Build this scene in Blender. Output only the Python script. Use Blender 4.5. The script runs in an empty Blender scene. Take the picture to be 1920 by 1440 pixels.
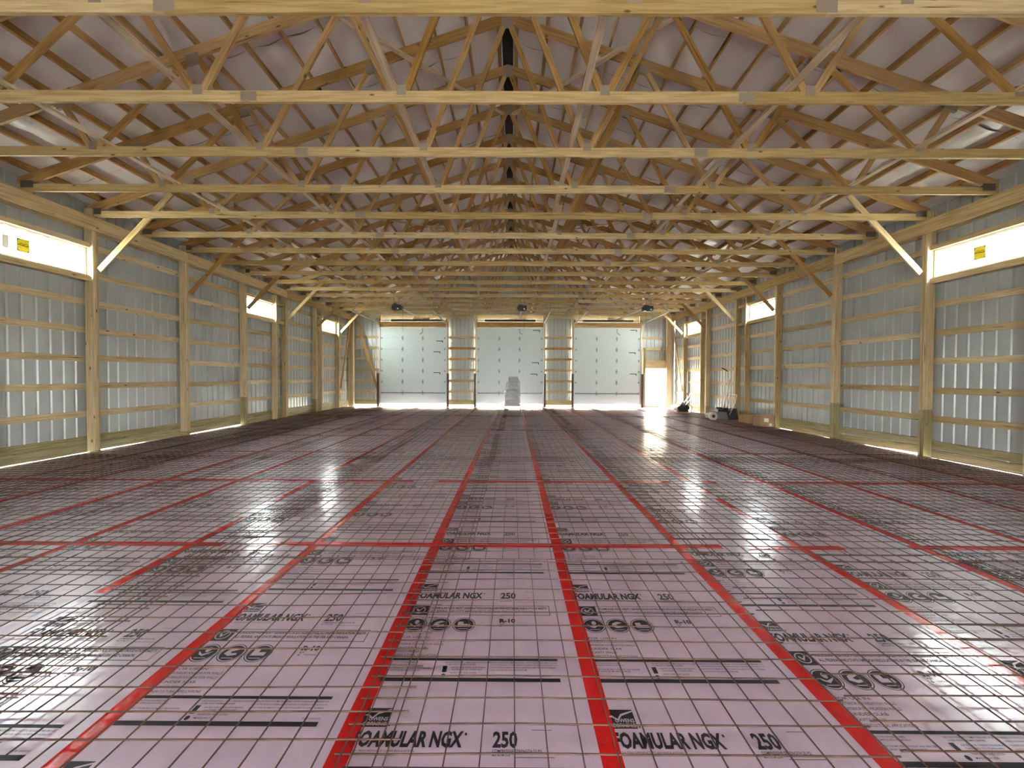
import bpy, bmesh, math, random
from mathutils import Vector, Matrix, noise

random.seed(7)
scene = bpy.context.scene
COL = scene.collection
IDENT = Matrix.Identity(4)

# ------------------------------------------------------------------ camera
F_PX = 745.0
CAM_H = 1.70
cam = bpy.data.cameras.new("camera")
cam.sensor_width = 36.0
cam.lens = F_PX / 1920.0 * 36.0
cam.clip_start = 0.05
cam.clip_end = 500
camo = bpy.data.objects.new("camera", cam)
COL.objects.link(camo)
pitch, yaw, roll = math.radians(1.077), 2.0 / F_PX, 0.0045
fw = Vector((-math.sin(yaw) * math.cos(pitch), math.cos(yaw) * math.cos(pitch), -math.sin(pitch)))
rt = fw.cross(Vector((0, 0, 1))).normalized()
up = rt.cross(fw)
r2 = rt * math.cos(roll) + up * math.sin(roll)
u2 = up * math.cos(roll) - rt * math.sin(roll)
camo.matrix_world = Matrix(((r2.x, u2.x, -fw.x, 0), (r2.y, u2.y, -fw.y, 0), (r2.z, u2.z, -fw.z, CAM_H), (0, 0, 0, 1)))
scene.camera = camo

# ------------------------------------------------------------------ world: pale hazy daylight
world = bpy.data.worlds.new("sky")
scene.world = world
world.use_nodes = True
wn = world.node_tree.nodes
wl = world.node_tree.links
wn.clear()
wo = wn.new("ShaderNodeOutputWorld")
bg = wn.new("ShaderNodeBackground")
bg.inputs["Strength"].default_value = 44.0
bg.inputs["Color"].default_value = (0.93, 0.98, 1.0, 1)
wl.new(bg.outputs[0], wo.inputs[0])

vs = scene.view_settings
scene.display_settings.display_device = 'sRGB'
vs.view_transform = 'Standard'
vs.look = 'None'
vs.exposure = 1.4
vs.gamma = 1.0
vs.use_curve_mapping = False
scene.cycles.max_bounces = 14
scene.cycles.diffuse_bounces = 8
scene.cycles.glossy_bounces = 5
scene.cycles.transparent_max_bounces = 12
scene.cycles.use_denoising = True

# ------------------------------------------------------------------ materials
def new_mat(name):
    m = bpy.data.materials.new(name)
    m.use_nodes = True
    nt = m.node_tree
    b = nt.nodes["Principled BSDF"]
    return m, nt, b

def plain(name, col, rough=0.5, metal=0.0, spec=0.5):
    m, nt, b = new_mat(name)
    b.inputs["Base Color"].default_value = (*col, 1)
    b.inputs["Roughness"].default_value = rough
    b.inputs["Metallic"].default_value = metal
    b.inputs["Specular IOR Level"].default_value = spec
    return m

def N(nt, t, **kw):
    n = nt.nodes.new(t)
    for k, v in kw.items():
        setattr(n, k, v)
    return n

def wood(name, light, dark, knot=(0.10, 0.045, 0.015), var=0.35, rough=0.62):
    """grain runs along local X; every board shifts its grain and tone a little"""
    m, nt, b = new_mat(name)
    L = nt.links
    tc = N(nt, "ShaderNodeTexCoord")
    oi = N(nt, "ShaderNodeObjectInfo")
    mul = N(nt, "ShaderNodeMath", operation='MULTIPLY')
    mul.inputs[1].default_value = 37.0
    L.new(oi.outputs["Random"], mul.inputs[0])
    add = N(nt, "ShaderNodeVectorMath", operation='ADD')
    L.new(tc.outputs["Object"], add.inputs[0])
    L.new(mul.outputs[0], add.inputs[1])
    mp = N(nt, "ShaderNodeMapping")
    mp.inputs["Scale"].default_value = (1.1, 22, 22)
    L.new(add.outputs[0], mp.inputs[0])
    n1 = N(nt, "ShaderNodeTexNoise")
    n1.inputs["Scale"].default_value = 1.6
    n1.inputs["Detail"].default_value = 5
    n1.inputs["Distortion"].default_value = 0.6
    L.new(mp.outputs[0], n1.inputs["Vector"])
    mp2 = N(nt, "ShaderNodeMapping")
    mp2.inputs["Scale"].default_value = (1.3, 3.2, 3.2)
    L.new(add.outputs[0], mp2.inputs[0])
    vo = N(nt, "ShaderNodeTexVoronoi")
    vo.inputs["Scale"].default_value = 1.7
    L.new(mp2.outputs[0], vo.inputs["Vector"])
    kr = N(nt, "ShaderNodeValToRGB")
    kr.color_ramp.elements[0].position = 0.055
    kr.color_ramp.elements[0].color = (1, 1, 1, 1)
    kr.color_ramp.elements[1].position = 0.11
    kr.color_ramp.elements[1].color = (0, 0, 0, 1)
    L.new(vo.outputs["Distance"], kr.inputs[0])
    cr = N(nt, "ShaderNodeValToRGB")
    cr.color_ramp.elements[0].position = 0.36
    cr.color_ramp.elements[0].color = (*dark, 1)
    cr.color_ramp.elements[1].position = 0.62
    cr.color_ramp.elements[1].color = (*light, 1)
    L.new(n1.outputs["Fac"], cr.inputs[0])
    mx = N(nt, "ShaderNodeMix", data_type='RGBA')
    mp3 = N(nt, "ShaderNodeMapping")
    mp3.inputs["Scale"].default_value = (0.9, 30, 30)
    L.new(add.outputs[0], mp3.inputs[0])
    n4 = N(nt, "ShaderNodeTexNoise")
    n4.inputs["Scale"].default_value = 1.0
    n4.inputs["Detail"].default_value = 2
    L.new(mp3.outputs[0], n4.inputs["Vector"])
    ck = N(nt, "ShaderNodeMapRange")
    ck.inputs[1].default_value = 0.70
    ck.inputs[2].default_value = 0.74
    L.new(n4.outputs["Fac"], ck.inputs[0])
    mxm = N(nt, "ShaderNodeMath", operation='MAXIMUM')
    L.new(kr.outputs[0], mxm.inputs[0])
    L.new(ck.outputs[0], mxm.inputs[1])
    L.new(mxm.outputs[0], mx.inputs[0])
    L.new(cr.outputs[0], mx.inputs[6])
    mx.inputs[7].default_value = (*knot, 1)
    hsv = N(nt, "ShaderNodeHueSaturation")
    mr = N(nt, "ShaderNodeMapRange")
    mr.inputs[3].default_value = 1.0 - var * 0.5
    mr.inputs[4].default_value = 1.0 + var * 0.5
    L.new(oi.outputs["Random"], mr.inputs[0])
    L.new(mr.outputs[0], hsv.inputs["Value"])
    mr2 = N(nt, "ShaderNodeMapRange")
    mr2.inputs[3].default_value = 1.12
    mr2.inputs[4].default_value = 0.9
    L.new(oi.outputs["Random"], mr2.inputs[0])
    L.new(mr2.outputs[0], hsv.inputs["Saturation"])
    L.new(mx.outputs[2], hsv.inputs["Color"])
    L.new(hsv.outputs[0], b.inputs["Base Color"])
    b.inputs["Roughness"].default_value = rough
    b.inputs["Specular IOR Level"].default_value = 0.3
    bp = N(nt, "ShaderNodeBump")
    bp.inputs["Strength"].default_value = 0.12
    bp.inputs["Distance"].default_value = 0.004
    L.new(n1.outputs["Fac"], bp.inputs["Height"])
    L.new(bp.outputs[0], b.inputs["Normal"])
    return m

M = {}
M['pine'] = wood("pine lumber", (0.47, 0.345, 0.175), (0.335, 0.225, 0.095))
M['pine_web'] = wood("amber pine lumber", (0.40, 0.245, 0.10), (0.275, 0.15, 0.052))
M['pine_pale'] = wood("weathered pale lumber", (0.55, 0.43, 0.31), (0.40, 0.30, 0.20))
M['girt'] = wood("girt lumber", (0.50, 0.38, 0.215), (0.37, 0.265, 0.135), var=0.5)
M['treated'] = wood("green treated lumber", (0.33, 0.28, 0.14), (0.22, 0.18, 0.085), var=0.2)
M['plate'] = plain("dull galvanised plate", (0.27, 0.215, 0.17), 0.55, 0.3)
M['hinge'] = plain("dull hinge steel", (0.30, 0.31, 0.30), 0.5, 0.2)
M['heelplate'] = plain("dark heel plate", (0.12, 0.09, 0.07), 0.6, 0.3)
M['galv'] = plain("galvanised steel", (0.55, 0.55, 0.54), 0.4, 0.7)
M['white'] = plain("white vinyl", (0.85, 0.86, 0.85), 0.4)
M['black'] = plain("black plastic", (0.012, 0.012, 0.013), 0.45)
M['blackmetal'] = plain("black steel", (0.02, 0.02, 0.022), 0.4, 0.3)
M['brown'] = plain("dark brown steel", (0.055, 0.028, 0.018), 0.5)
M['ink'] = plain("black print", (0.014, 0.011, 0.014), 0.5, 0, 0.25)
M['dark'] = plain("dark ridge vent", (0.02, 0.018, 0.017), 0.8)
def translucent(name, col):
    m = bpy.data.materials.new(name)
    m.use_nodes = True
    nt = m.node_tree
    nt.nodes.clear()
    o = nt.nodes.new("ShaderNodeOutputMaterial")
    d = nt.nodes.new("ShaderNodeBsdfDiffuse")
    t = nt.nodes.new("ShaderNodeBsdfTranslucent")
    mx = nt.nodes.new("ShaderNodeMixShader")
    mx.inputs[0].default_value = 0.2
    for n_ in (d, t):
        n_.inputs[0].default_value = (*col, 1)
    nt.links.new(d.outputs[0], mx.inputs[1])
    nt.links.new(t.outputs[0], mx.inputs[2])
    nt.links.new(mx.outputs[0], o.inputs[0])
    return m
M['yellow'] = translucent("yellow sticker", (0.85, 0.70, 0.04))
M['stickergrey'] = translucent("grey sticker", (0.16, 0.16, 0.17))
M['label'] = plain("pale paper label", (0.62, 0.64, 0.62), 0.7)
M['cream'] = plain("cream plastic", (0.55, 0.50, 0.40), 0.5)
M['rubber'] = plain("dark rubber", (0.03, 0.03, 0.03), 0.8)
M['orange'] = plain("worn orange steel", (0.55, 0.25, 0.14), 0.5)
M['greymetal'] = plain("grey machine steel", (0.20, 0.20, 0.22), 0.45, 0.4)
M['silver'] = plain("bright tube steel", (0.7, 0.7, 0.7), 0.3, 0.8)
M['blackfelt'] = plain("black fabric", (0.018, 0.018, 0.02), 0.9)
M['bark'] = plain("grey bark", (0.20, 0.17, 0.14), 0.9)

def steel_panel_mat():
    m, nt, b = new_mat("painted steel siding")
    L = nt.links
    tc = N(nt, "ShaderNodeTexCoord")
    n1 = N(nt, "ShaderNodeTexNoise")
    n1.inputs["Scale"].default_value = 0.9
    L.new(tc.outputs["Object"], n1.inputs["Vector"])
    cr = N(nt, "ShaderNodeValToRGB")
    cr.color_ramp.elements[0].position = 0.35
    cr.color_ramp.elements[0].color = (0.305, 0.312, 0.295, 1)
    cr.color_ramp.elements[1].position = 0.65
    cr.color_ramp.elements[1].color = (0.355, 0.362, 0.343, 1)
    L.new(n1.outputs["Fac"], cr.inputs[0])
    L.new(cr.outputs[0], b.inputs["Base Color"])
    b.inputs["Roughness"].default_value = 0.30
    return m
M['steel'] = steel_panel_mat()

def door_mat():
    m, nt, b = new_mat("white door steel")
    b.inputs["Base Color"].default_value = (0.56, 0.62, 0.58, 1)
    b.inputs["Roughness"].default_value = 0.38
    return m
M['door'] = door_mat()

def insulation_mat():
    m, nt, b = new_mat("white faced insulation")
    L = nt.links
    tc = N(nt, "ShaderNodeTexCoord")
    n1 = N(nt, "ShaderNodeTexNoise")
    n1.inputs["Scale"].default_value = 2.5
    n1.inputs["Detail"].default_value = 4
    L.new(tc.outputs["Object"], n1.inputs["Vector"])
    bp = N(nt, "ShaderNodeBump")
    bp.inputs["Strength"].default_value = 0.4
    bp.inputs["Distance"].default_value = 0.06
    L.new(n1.outputs["Fac"], bp.inputs["Height"])
    L.new(bp.outputs[0], b.inputs["Normal"])
    b.inputs["Base Color"].default_value = (0.73, 0.69, 0.71, 1)
    b.inputs["Roughness"].default_value = 0.36
    return m
M['insul'] = insulation_mat()

def foam_mat():
    m, nt, b = new_mat("pink foam board")
    L = nt.links
    tc = N(nt, "ShaderNodeTexCoord")
    oi = N(nt, "ShaderNodeObjectInfo")
    add = N(nt, "ShaderNodeVectorMath", operation='ADD')
    L.new(tc.outputs["Object"], add.inputs[0])
    L.new(oi.outputs["Location"], add.inputs[1])
    n1 = N(nt, "ShaderNodeTexNoise")
    n1.inputs["Scale"].default_value = 7.0
    n1.inputs["Detail"].default_value = 8
    n1.inputs["Roughness"].default_value = 0.65
    L.new(add.outputs[0], n1.inputs["Vector"])
    cr = N(nt, "ShaderNodeValToRGB")
    e = cr.color_ramp.elements
    e[0].position = 0.30
    e[0].color = (0.46, 0.335, 0.425, 1)
    e[1].position = 0.62
    e[1].color = (0.51, 0.375, 0.47, 1)
    L.new(n1.outputs["Fac"], cr.inputs[0])
    sm_ = N(nt, "ShaderNodeMapping")
    sm_.inputs["Scale"].default_value = (1.0, 2.6, 1.0)
    sm_.inputs["Rotation"].default_value = (0, 0, 0.6)
    L.new(add.outputs[0], sm_.inputs[0])
    ns = N(nt, "ShaderNodeTexNoise")
    ns.inputs["Scale"].default_value = 16.0
    ns.inputs["Detail"].default_value = 7
    ns.inputs["Roughness"].default_value = 0.72
    ns.inputs["Distortion"].default_value = 1.2
    L.new(sm_.outputs[0], ns.inputs["Vector"])
    sc_ = N(nt, "ShaderNodeMapRange")
    sc_.inputs[1].default_value = 0.66
    sc_.inputs[2].default_value = 0.78
    sc_.inputs[4].default_value = 0.55
    L.new(ns.outputs["Fac"], sc_.inputs[0])
    ms = N(nt, "ShaderNodeMix", data_type='RGBA')
    L.new(sc_.outputs[0], ms.inputs[0])
    L.new(cr.outputs[0], ms.inputs[6])
    ms.inputs[7].default_value = (0.80, 0.76, 0.80, 1)  # pale scuffs, also painting in the film's white crinkle highlights
    L.new(ms.outputs[2], b.inputs["Base Color"])
    n2 = N(nt, "ShaderNodeTexNoise")
    n2.inputs["Scale"].default_value = 9.0
    n2.inputs["Detail"].default_value = 6
    L.new(add.outputs[0], n2.inputs["Vector"])
    mr = N(nt, "ShaderNodeMapRange")
    mr.inputs[1].default_value = 0.3
    mr.inputs[2].default_value = 0.7
    mr.inputs[3].default_value = 0.36
    mr.inputs[4].default_value = 0.46
    L.new(n2.outputs["Fac"], mr.inputs[0])
    L.new(mr.outputs[0], b.inputs["Roughness"])
    bp = N(nt, "ShaderNodeBump")
    bp.inputs["Strength"].default_value = 0.10
    bp.inputs["Distance"].default_value = 0.01
    n3 = N(nt, "ShaderNodeTexNoise")
    n3.inputs["Scale"].default_value = 5.0
    n3.inputs["Detail"].default_value = 3
    L.new(add.outputs[0], n3.inputs["Vector"])
    L.new(n3.outputs["Fac"], bp.inputs["Height"])
    L.new(bp.outputs[0], b.inputs["Normal"])
    b.inputs["Specular IOR Level"].default_value = 0.75
    b.inputs["Coat Weight"].default_value = 0.8
    b.inputs["Coat Roughness"].default_value = 0.16
    L.new(bp.outputs[0], b.inputs["Coat Normal"])
    return m
M['foam'] = foam_mat()

def tape_mat():
    m, nt, b = new_mat("red seam tape")
    L = nt.links
    tc = N(nt, "ShaderNodeTexCoord")
    n1 = N(nt, "ShaderNodeTexNoise")
    n1.inputs["Scale"].default_value = 18
    n1.inputs["Detail"].default_value = 4
    L.new(tc.outputs["Object"], n1.inputs["Vector"])
    bp = N(nt, "ShaderNodeBump")
    bp.inputs["Strength"].default_value = 0.25
    bp.inputs["Distance"].default_value = 0.01
    L.new(n1.outputs["Fac"], bp.inputs["Height"])
    L.new(bp.outputs[0], b.inputs["Normal"])
    b.inputs["Base Color"].default_value = (0.50, 0.010, 0.011, 1)
    b.inputs["Roughness"].default_value = 0.22
    return m
M['tape'] = tape_mat()

def rust_mat():
    m, nt, b = new_mat("rusty wire")
    L = nt.links
    tc = N(nt, "ShaderNodeTexCoord")
    n1 = N(nt, "ShaderNodeTexNoise")
    n1.inputs["Scale"].default_value = 2.2
    n1.inputs["Detail"].default_value = 6
    L.new(tc.outputs["Object"], n1.inputs["Vector"])
    cr = N(nt, "ShaderNodeValToRGB")
    e = cr.color_ramp.elements
    e[0].position = 0.35
    e[0].color = (0.038, 0.021, 0.016, 1)
    e[1].position = 0.7
    e[1].color = (0.12, 0.048, 0.023, 1)
    L.new(n1.outputs["Fac"], cr.inputs[0])
    L.new(cr.outputs[0], b.inputs["Base Color"])
    b.inputs["Roughness"].default_value = 0.75
    return m
M['rust'] = rust_mat()

def foil_mat():
    m, nt, b = new_mat("silver foil wrap")
    L = nt.links
    tc = N(nt, "ShaderNodeTexCoord")
    mp = N(nt, "ShaderNodeMapping")
    mp.inputs["Scale"].default_value = (1, 1, 2.6)
    mp.inputs["Rotation"].default_value = (0.3, 0.2, 0)
    L.new(tc.outputs["Object"], mp.inputs[0])
    n1 = N(nt, "ShaderNodeTexNoise")
    n1.inputs["Scale"].default_value = 4.5
    n1.inputs["Detail"].default_value = 5
    n1.inputs["Distortion"].default_value = 0.7
    L.new(mp.outputs[0], n1.inputs["Vector"])
    bp = N(nt, "ShaderNodeBump")
    bp.inputs["Strength"].default_value = 0.8
    bp.inputs["Distance"].default_value = 0.12
    L.new(n1.outputs["Fac"], bp.inputs["Height"])
    L.new(bp.outputs[0], b.inputs["Normal"])
    b.inputs["Base Color"].default_value = (0.50, 0.50, 0.52, 1)
    b.inputs["Metallic"].default_value = 0.95
    b.inputs["Roughness"].default_value = 0.13
    return m
M['foil'] = foil_mat()

def cardboard_mat():
    m, nt, b = new_mat("brown cardboard")
    L = nt.links
    tc = N(nt, "ShaderNodeTexCoord")
    n1 = N(nt, "ShaderNodeTexNoise")
    n1.inputs["Scale"].default_value = 6
    L.new(tc.outputs["Object"], n1.inputs["Vector"])
    cr = N(nt, "ShaderNodeValToRGB")
    cr.color_ramp.elements[0].color = (0.26, 0.145, 0.075, 1)
    cr.color_ramp.elements[1].color = (0.40, 0.25, 0.14, 1)
    L.new(n1.outputs["Fac"], cr.inputs[0])
    L.new(cr.outputs[0], b.inputs["Base Color"])
    b.inputs["Roughness"].default_value = 0.8
    return m
M['card'] = cardboard_mat()

def ground_mat(name, c0, c1, scale):
    m, nt, b = new_mat(name)
    L = nt.links
    tc = N(nt, "ShaderNodeTexCoord")
    n1 = N(nt, "ShaderNodeTexNoise")
    n1.inputs["Scale"].default_value = scale
    n1.inputs["Detail"].default_value = 8
    L.new(tc.outputs["Object"], n1.inputs["Vector"])
    cr = N(nt, "ShaderNodeValToRGB")
    cr.color_ramp.elements[0].position = 0.35
    cr.color_ramp.elements[1].position = 0.65
    cr.color_ramp.elements[0].color = (*c0, 1)
    cr.color_ramp.elements[1].color = (*c1, 1)
    L.new(n1.outputs["Fac"], cr.inputs[0])
    L.new(cr.outputs[0], b.inputs["Base Color"])
    b.inputs["Roughness"].default_value = 0.9
    return m
M['ground'] = ground_mat("pale gravel and grass", (0.44, 0.43, 0.33), (0.60, 0.58, 0.51), 1.5)
M['leaves'] = ground_mat("fallen leaves on added bank", (0.24, 0.17, 0.09), (0.46, 0.38, 0.26), 2.5)
M['gravel'] = ground_mat("gravel base", (0.16, 0.13, 0.11), (0.30, 0.26, 0.22), 30)

def glass_mat():
    m = bpy.data.materials.new("window glass")
    m.use_nodes = True
    nt = m.node_tree
    nt.nodes.clear()
    o = N(nt, "ShaderNodeOutputMaterial")
    t = N(nt, "ShaderNodeBsdfTransparent")
    t.inputs[0].default_value = (0.95, 0.98, 0.97, 1)
    g = N(nt, "ShaderNodeBsdfGlossy")
    g.inputs["Roughness"].default_value = 0.02
    mx = N(nt, "ShaderNodeMixShader")
    mx.inputs[0].default_value = 0.06
    nt.links.new(t.outputs[0], mx.inputs[1])
    nt.links.new(g.outputs[0], mx.inputs[2])
    nt.links.new(mx.outputs[0], o.inputs[0])
    return m
M['glass'] = glass_mat()

# ------------------------------------------------------------------ object helpers
WM = {}          # object name -> world matrix

def place(o, mat4, parent=None):
    COL.objects.link(o)
    if parent is not None:
        o.parent = parent
        o.matrix_basis = WM[parent.name].inverted() @ mat4
    else:
        o.matrix_basis = mat4
    WM[o.name] = mat4.copy()
    return o

def tag(o, label=None, cat=None, group=None, kind=None):
    if label:
        o["label"] = label
    if cat:
        o["category"] = cat
    if group:
        o["group"] = group
    if kind:
        o["kind"] = kind
    return o

def thing(name, loc, label, cat, group=None, kind=None):
    o = bpy.data.objects.new(name, None)
    o.empty_display_size = 0.1
    place(o, Matrix.Translation(Vector(loc)))
    return tag(o, label, cat, group, kind)

def mesh_from(name, verts, faces, mat, smooth=False):
    me = bpy.data.meshes.new(name)
    me.from_pydata([tuple(v) for v in verts], [], faces)
    me.update()
    if smooth:
        for p in me.polygons:
            p.use_smooth = True
    mats = mat if isinstance(mat, (list, tuple)) else [mat]
    for m in mats:
        me.materials.append(M[m] if isinstance(m, str) else m)
    return me

BOX_F = [(0, 3, 2, 1), (4, 5, 6, 7), (0, 1, 5, 4), (1, 2, 6, 5), (2, 3, 7, 6), (3, 0, 4, 7)]
BOXC = {}

def box_mesh(l, w, t, mat):
    key = (round(l, 3), round(w, 3), round(t, 3), mat)
    if key not in BOXC:
        a, b_, c = l / 2, w / 2, t / 2
        v = [(-a, -b_, -c), (a, -b_, -c), (a, b_, -c), (-a, b_, -c), (-a, -b_, c), (a, -b_, c), (a, b_, c), (-a, b_, c)]
        BOXC[key] = mesh_from("board_mesh", v, BOX_F, mat)
    return BOXC[key]

def board(name, p0, p1, w, t, mat, parent=None, up=(0, 0, 1)):
    """board from p0 to p1; w is its size along `up`, t its size across"""
    p0, p1 = Vector(p0), Vector(p1)
    d = p1 - p0
    l = d.length
    x = d.normalized()
    z = Vector(up)
    z = (z - x * z.dot(x)).normalized()
    y = z.cross(x)
    c = (p0 + p1) / 2
    mt = Matrix(((x.x, y.x, z.x, c.x), (x.y, y.y, z.y, c.y), (x.z, y.z, z.z, c.z), (0, 0, 0, 1)))
    o = bpy.data.objects.new(name, box_mesh(l, t, w, mat))
    return place(o, mt, parent)

def box(name, x0, x1, y0, y1, z0, z1, mat, parent=None):
    """axis-aligned block; local X runs along its longest side"""
    dx, dy, dz = x1 - x0, y1 - y0, z1 - z0
    cx, cy, cz = (x0 + x1) / 2, (y0 + y1) / 2, (z0 + z1) / 2
    if dx >= dy and dx >= dz:
        return board(name, (x0, cy, cz), (x1, cy, cz), dz, dy, mat, parent)
    if dy >= dx and dy >= dz:
        return board(name, (cx, y0, cz), (cx, y1, cz), dz, dx, mat, parent)
    return board(name, (cx, cy, z0), (cx, cy, z1), dy, dx, mat, parent, up=(0, 1, 0))

def raw(name, verts, faces, mat, parent=None, mt=None, smooth=False):
    o = bpy.data.objects.new(name, mesh_from(name, verts, faces, mat, smooth))
    return place(o, mt or (WM[parent.name] if parent is not None else IDENT), parent)

def prism(name, pts, y0, t, mat, parent, ang=0.0):
    """polygon in the XZ plane (counter-clockwise seen from -Y), thickness t from y0; grain along ang"""
    cx = sum(p[0] for p in pts) / len(pts)
    cz = sum(p[1] for p in pts) / len(pts)
    ca, sa = math.cos(ang), math.sin(ang)
    n = len(pts)
    v = []
    for yy in (0, t):
        for (px, pz) in pts:
            dx, dz = px - cx, pz - cz
            v.append((dx * ca + dz * sa, yy, -dx * sa + dz * ca))
    f = [tuple(range(n)), tuple(range(2 * n - 1, n - 1, -1))]
    for i in range(n):
        j = (i + 1) % n
        f.append((j, i, n + i, n + j))
    mt = Matrix(((ca, 0, -sa, cx), (0, 1, 0, y0), (sa, 0, ca, cz), (0, 0, 0, 1)))
    me = mesh_from(name, v, f, mat)
    return place(bpy.data.objects.new(name, me), mt, parent)

class MB:
    """collects pieces of one part into one mesh (world coordinates)"""
    def __init__(self):
        self.v, self.f, self.mi = [], [], []
    def poly(self, pts, mi=0):
        b0 = len(self.v)
        self.v += [tuple(p) for p in pts]
        self.f.append(tuple(range(b0, b0 + len(pts))))
        self.mi.append(mi)
    def box(self, x0, x1, y0, y1, z0, z1, mi=0):
        b0 = len(self.v)
        self.v += [(x0, y0, z0), (x1, y0, z0), (x1, y1, z0), (x0, y1, z0), (x0, y0, z1), (x1, y0, z1), (x1, y1, z1), (x0, y1, z1)]
        for q in BOX_F:
            self.f.append(tuple(b0 + i for i in q))
            self.mi.append(mi)
    def tube(self, pts, r, n=8, mi=0, caps=True, radii=None):
        pts = [Vector(p) for p in pts]
        b0 = len(self.v)
        prev = None
        for i, p in enumerate(pts):
            if i == 0:
                d = pts[1] - pts[0]
            elif i == len(pts) - 1:
                d = pts[-1] - pts[-2]
            else:
                d = (pts[i + 1] - p).normalized() + (p - pts[i - 1]).normalized()
            d.normalize()
            ref = prev if prev is not None else (Vector((0, 0, 1)) if abs(d.z) < 0.9 else Vector((1, 0, 0)))
            a = (ref - d * ref.dot(d)).normalized()
            prev = a
            c = d.cross(a)
            rr = radii[i] if radii else r
            for k in range(n):
                th = 2 * math.pi * k / n + math.pi / n
                self.v.append(tuple(p + a * (rr * math.cos(th)) + c * (rr * math.sin(th))))
        for i in range(len(pts) - 1):
            for k in range(n):
                a0 = b0 + i * n + k
                a1 = b0 + i * n + (k + 1) % n
                self.f.append((a0, a1, a1 + n, a0 + n))
                self.mi.append(mi)
        if caps:
            self.f.append(tuple(b0 + k for k in reversed(range(n))))
            self.f.append(tuple(b0 + (len(pts) - 1) * n + k for k in range(n)))
            self.mi += [mi, mi]
    def lathe_x(self, c, prof, n=18, mi=0):
        """profile of (offset along x, radius) turned about an X axis through c"""
        b0 = len(self.v)
        for (dx, r) in prof:
            for k in range(n):
                th = 2 * math.pi * k / n
                self.v.append((c[0] + dx, c[1] + r * math.cos(th), c[2] + r * math.sin(th)))
        for i in range(len(prof) - 1):
            for k in range(n):
                a0 = b0 + i * n + k
                a1 = b0 + i * n + (k + 1) % n
                self.f.append((a0, a1, a1 + n, a0 + n))
                self.mi.append(mi)
        self.f.append(tuple(b0 + k for k in reversed(range(n))))
        self.f.append(tuple(b0 + (len(prof) - 1) * n + k for k in range(n)))
        self.mi += [mi, mi]
    def build(self, name, mat, parent=None, smooth=False):
        inv = WM[parent.name].inverted() if parent is not None else IDENT
        me = mesh_from(name, [inv @ Vector(p) for p in self.v], self.f, mat, smooth)
        for p, mi in zip(me.polygons, self.mi):
            p.material_index = mi
        o = bpy.data.objects.new(name, me)
        return place(o, WM[parent.name].copy() if parent is not None else IDENT.copy(), parent)

def lathe_y_fix(mb, start, c):
    """turn the vertices added since `start` so an X axle becomes a Y axle about c"""
    for i in range(start, len(mb.v)):
        x, y, z = mb.v[i]
        mb.v[i] = (c[0] - (y - c[1]), c[1] + (x - c[0]), z)

ORD = ["first", "second", "third", "fourth", "fifth", "sixth", "seventh", "eighth", "ninth", "tenth",
       "eleventh", "twelfth", "thirteenth", "fourteenth", "fifteenth", "sixteenth", "seventeenth"]

# ------------------------------------------------------------------ main dimensions (metres)
XL, XR = -9.125, 8.92          # inner faces of the side posts
XC = -0.14                    # ridge
YT0, SP = 3.80, 1.219         # first truss, spacing
NT = 16
def YT(n):
    return YT0 + SP * n
YB, YF = -5.2, 22.54          # near end, far wall sheet
ZB = 5.117                    # underside of bottom chords
ZCT = ZB + 0.14
HALF = 9.13
ZAP = 8.42                    # top of ridge
SL = 1.0 / 3.0
ANG = math.atan(SL)
def ztop(dx):
    return ZAP - SL * abs(dx)
TCV = 0.184 / math.cos(ANG)

# ------------------------------------------------------------------ ground and floor
g = raw("ground", [(-70, -60, -0.12), (70, -60, -0.12), (70, 90, -0.12), (-70, 90, -0.12)], [(0, 1, 2, 3)], 'ground')
hb_ = MB()
hv = []
for i in range(25):
    for j in range(9):
        X_ = -60 + 6.0 * i
        Y_ = 27.0 + 4.5 * j
        q = j / 8.0
        hv.append((X_, Y_, -0.14 + 11.0 * q * q * (3 - 2 * q) + 0.5 * noise.noise((X_ * 0.15, Y_ * 0.15, 2)) * q))
hf = [(i * 9 + j, (i + 1) * 9 + j, (i + 1) * 9 + j + 1, i * 9 + j + 1) for i in range(24) for j in range(8)]
glare_bank = raw("added_bank", hv, hf, 'leaves', smooth=True)  # bank added to dim the sky glare through the entry doorway
tag(glare_bank, "added tan leaf covered bank beyond the far end, cutting sky glare", "added_bank", kind="structure")
tag(g, "pale open ground around the building", "ground", kind="structure")

FX0, PW, PL = 0.447 - 8 * 1.2192, 1.2192, 2.4384
FY0 = 1.52 - PL
floor = raw("floor", *(lambda m: (m.v, m.f))((lambda m: (m.box(XL - 0.19, XR + 0.19, YB, 22.42, -0.118, -0.052), m)[1])(MB())), 'gravel')
tag(floor, "pink foam insulation boards taped with red seams covering the floor", "floor", kind="structure")

# ------------------------------------------------------------------ side walls
GIRT_Z = [0.84, 1.45, 2.06, 2.67, 3.28, 3.89, 4.50]
WIN_Y = [(-2.75, -1.20), (6.95, 8.63), (13.66, 15.30), (19.02, 20.72)]
WZ0, WZ1 = 3.85, 4.45
RIB = 0.2286

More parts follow.
